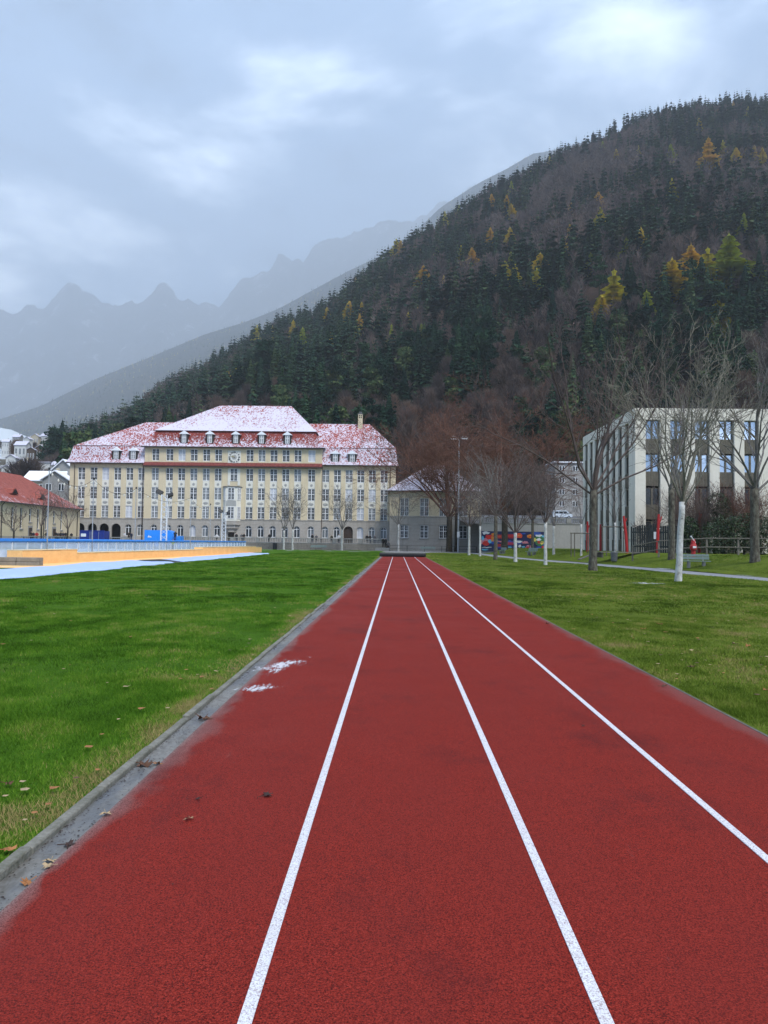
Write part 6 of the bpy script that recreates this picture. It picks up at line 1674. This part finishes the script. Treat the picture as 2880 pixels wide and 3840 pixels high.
LEAVES = [(150 * Z, 2300 + 1512 * Z, 0, 1.0, 'orange-brown leaf lying in the near gutter'), (40 * Z, 2300 + 1358 * Z, 0, 1.0, 'orange leaf on the lawn at the left edge'), (285 * Z, 2300 + 1390 * Z, 2, .9, 'pale leaf in the gutter, upper of two'), (272 * Z, 2300 + 1430 * Z, 2, .7, 'pale leaf in the gutter, lower of two'), (390 * Z, 2300 + 1296 * Z, 3, 1.1, 'long dark leaf lying in the gutter'), (812 * Z, 2300 + 850 * Z, 1, 1.5, 'dark brown leaf clump on the kerb'), (892 * Z, 2300 + 845 * Z, 0, 1.1, 'orange leaf in the gutter beside the kerb clump'), (1150 * Z, 2300 + 592 * Z, 1, 1.9, 'brown leaf heap in the gutter farther up'), (1070 * Z, 2300 + 1162 * Z, 2, .8, 'pale pink leaf lying on the left lane'), (1510 * Z, 2300 + 1028 * Z, 3, .9, 'dark leaf on the left lane near the white line'), (600 * Z, 2300 + 1135 * Z, 2, .9, 'pale leaf in the middle of the gutter'), (45 * Z, 2300 + 980 * Z, 1, 1.0, 'brown leaf on the grass near the left edge'), (1120 * Z, 2300 + 1048 * Z, 3, .5, 'thin dark twig-like leaf on the left lane'),
          (1940 + .5667 * 1150, 2060 + .5667 * 790, 1, 1.2, 'dark reddish leaf on the right lawn'), (1940 + .5667 * 945, 2060 + .5667 * 500, 0, 1.6, 'light orange leaf on the right lawn'), (1940 + .5667 * 832, 2060 + .5667 * 532, 0, 1.3, 'orange leaf left of the light one on the right lawn'), (1940 + .5667 * 1525, 2060 + .5667 * 650, 0, 1.3, 'orange leaf toward the right edge of the right lawn'), (1940 + .5667 * 1440, 2060 + .5667 * 638, 1, 1.2, 'brown leaf toward the right edge of the lawn'), (1940 + .5667 * 1645, 2060 + .5667 * 942, 0, 1.0, 'orange leaf at the right edge of the picture'), (1940 + .5667 * 968, 2060 + .5667 * 905, 1, .8, 'brown leaf on the right border of the track'), (1940 + .5667 * 200, 2060 + .5667 * 492, 1, 1.3, 'brown leaf on the track edge by the worn turf'), (1940 + .5667 * 435, 2060 + .5667 * 1166, 3, .45, 'tiny dark leaf on the right lane')]
rgL2 = random.Random(4)
for (px, py, k, s, lab) in LEAVES:
    g_ = G(px, py, .02); z_ = .02
    if g_.x > X_TR or g_.x < X_KERB0: z_ = lawn_h(g_.x, g_.y) + .035
    elif X_KERB0 <= g_.x < X_KERB1: z_ = .066
    elif g_.x < X_GUT: z_ = .008
    o = link('fallen_leaf', LM[k], None, (g_.x, g_.y, z_), (rgL2.uniform(-.2, .2), rgL2.uniform(-.2, .2), rgL2.uniform(0, 6)), (s * .75, s * rgL2.uniform(.4, .75), s)); tag(o, lab, 'leaf', 'fallen leaves')
def litter(name, pts, mat, smin, smax, label, seed):
    r_ = np.random.RandomState(seed); V, T = [], []
    for (x, y, z) in pts:
        s = r_.uniform(smin, smax); a = r_.uniform(0, 6.28); n = len(V); tl = r_.uniform(-.4, .4)
        for k in range(5):
            q = a + k * 1.2566; rr_ = s * r_.uniform(.5, 1)
            V.append((x + rr_ * math.cos(q), y + rr_ * math.sin(q), z + abs(rr_ * math.cos(q) * tl) + .003))
        T += [(n, n + 1, n + 2), (n, n + 2, n + 3), (n, n + 3, n + 4)]
    return tag(link(name, np_mesh(name, np.array(V), np.array(T), MATS[mat])), label, 'litter', kind='stuff')
r_ = np.random.RandomState(3)
def lawn_pts(n_, x0, x1, y0, y1): 
    return [(x, y, lawn_h(x, y) + .046) for x, y in zip(r_.uniform(x0, x1, n_), y0 + (y1 - y0) * r_.rand(n_) ** 1.3)]
ptsL = [q_ for q_ in lawn_pts(1000, X_TR + .1, 14, 7, 60)] + lawn_pts(90, -9, X_KERB0 - .05, 4, 22) + lawn_pts(160, 19, 30, 44, 62)
cx_ = GL(2300, 2240); ptsL += [(x, y, lawn_h(x, y) + .035) for x, y in zip(r_.normal(cx_.x, .9, 140), r_.normal(cx_.y, .8, 140))]
ptsL += [(x, y, .05) for x, y in zip(r_.uniform(X_KERB0 - .5, X_KERB0 - .02, 26), r_.uniform(3.5, 13, 26))]
n3 = len(ptsL) // 3; r_.shuffle(ptsL); ptsL = [tuple(q_) for q_ in ptsL]
litter('leaf_litter', ptsL[:n3], 'leaf_orange', .02, .055, 'scattered orange leaves on the lawns', 1); litter('leaf_litter', ptsL[n3:2 * n3], 'leaf_pale', .02, .05, 'scattered pale leaves on the lawns', 2); litter('leaf_litter', ptsL[2 * n3:], 'leaf_brown', .02, .05, 'scattered brown leaves on the lawns', 3)
grit = [(x, y, .005) for x, y in zip(X_KERB1 + .012 + .15 * r_.rand(900) ** 2.2, 3.2 + 1.1 * np.floor(9 * r_.rand(900) ** 1.3) + r_.normal(0, .28, 900))] + [(x, y, .0135) for x, y in zip(X_GUT + np.abs(r_.normal(0, .5, 90)), r_.uniform(3, 14, 90))]
litter('grit', grit, 'leaf_dark', .0015, .009, 'dark grit and leaf crumbs in the gutter', 4)
M('cone_scale', (.11, .08, .07), .8, .3, 20)
m, t, p = nodes('snow_thin')
v = coords(t); gpos = nd(t, 'ShaderNodeNewGeometry').outputs['Position']
vl = nd(t, 'ShaderNodeVectorMath', operation='LENGTH'); t.links.new(v, vl.inputs[0])
fall = math_(t, 'SUBTRACT', 1.0, vl.outputs['Value'])
nz = math_(t, 'ADD', math_(t, 'MULTIPLY', noise(t, scalev(t, gpos, (1.6, .5, 1)), 2.2, 5, .7), 1.4), math_(t, 'MULTIPLY', noise(t, scalev(t, gpos, (1.8, .4, 1)), 14, 4, .8), 1.1))
al = ramp(t, math_(t, 'MULTIPLY', math_(t, 'ADD', nz, math_(t, 'MULTIPLY', fall, .6)), .5), [(.80, 0.0), (.92, .75)])
tp_ = nd(t, 'ShaderNodeBsdfTransparent'); mxs = nd(t, 'ShaderNodeMixShader'); t.links.new(al, mxs.inputs[0])
p.inputs['Base Color'].default_value = (.66, .66, .70, 1); p.inputs['Roughness'].default_value = .8
t.links.new(tp_.outputs[0], mxs.inputs[1]); t.links.new(p.outputs[0], mxs.inputs[2]); t.links.new(mxs.outputs[0], t.nodes['Material Output'].inputs['Surface'])
def snow_patch(name, cx, cy_, sx_, sy_, n_, z, label, seed, ang=0.0):
    q = MB(); q.add([(0, 0, 0)] + [(math.cos(i * math.pi / 12), math.sin(i * math.pi / 12), 0) for i in range(24)], [(0, i + 1, (i + 1) % 24 + 1) for i in range(24)])
    o = q.build(name, MATS['snow_thin'], None, (cx, cy_, z + .002), (0, 0, ang)); o.scale = (sx_, sy_, 1)
    return tag(o, label, 'snow', kind='stuff')
g_ = G(1055, 2500); snow_patch('snow_patch', g_.x, g_.y, .42, 1.1, 150, .014, 'larger thin snow patch on the left lane', 1, R(-20))
g_ = G(985, 2585); snow_patch('snow_patch', g_.x, g_.y, .34, .5, 60, .014, 'smaller broken snow patch below the larger one', 2, R(-40))
for k, (px, py, a, b, n_, lab) in enumerate(((2500, 2134, 1.6, 2.6, 150, 'snow strip along the path beside the bench'), (2800, 2160, .5, 2.5, 60, 'snow strip along the path near the right edge'), (2195, 2105, .4, 3.5, 60, 'snow strip along the path behind the thick trunk'), (2420, 2190, 1.2, 1.2, 50, 'patchy snow on the grass left of the limewashed trunk'))):
    g_ = GL(px, py); snow_patch('snow_patch', g_.x, g_.y, a, b, n_, g_.z + .03, lab, 10 + k)
for k, (px, py, Y, a, b) in enumerate(((1600, 2070, 124, 9, 1.5), (1480, 2071, 110, 3, .5))):
    x_ = P(px, py, Y).x; snow_patch('snow_patch', x_, Y, a, b, 90, .05, ('thin snow along the far path before the annex', 'thin snow behind the black mat')[k], 20 + k)
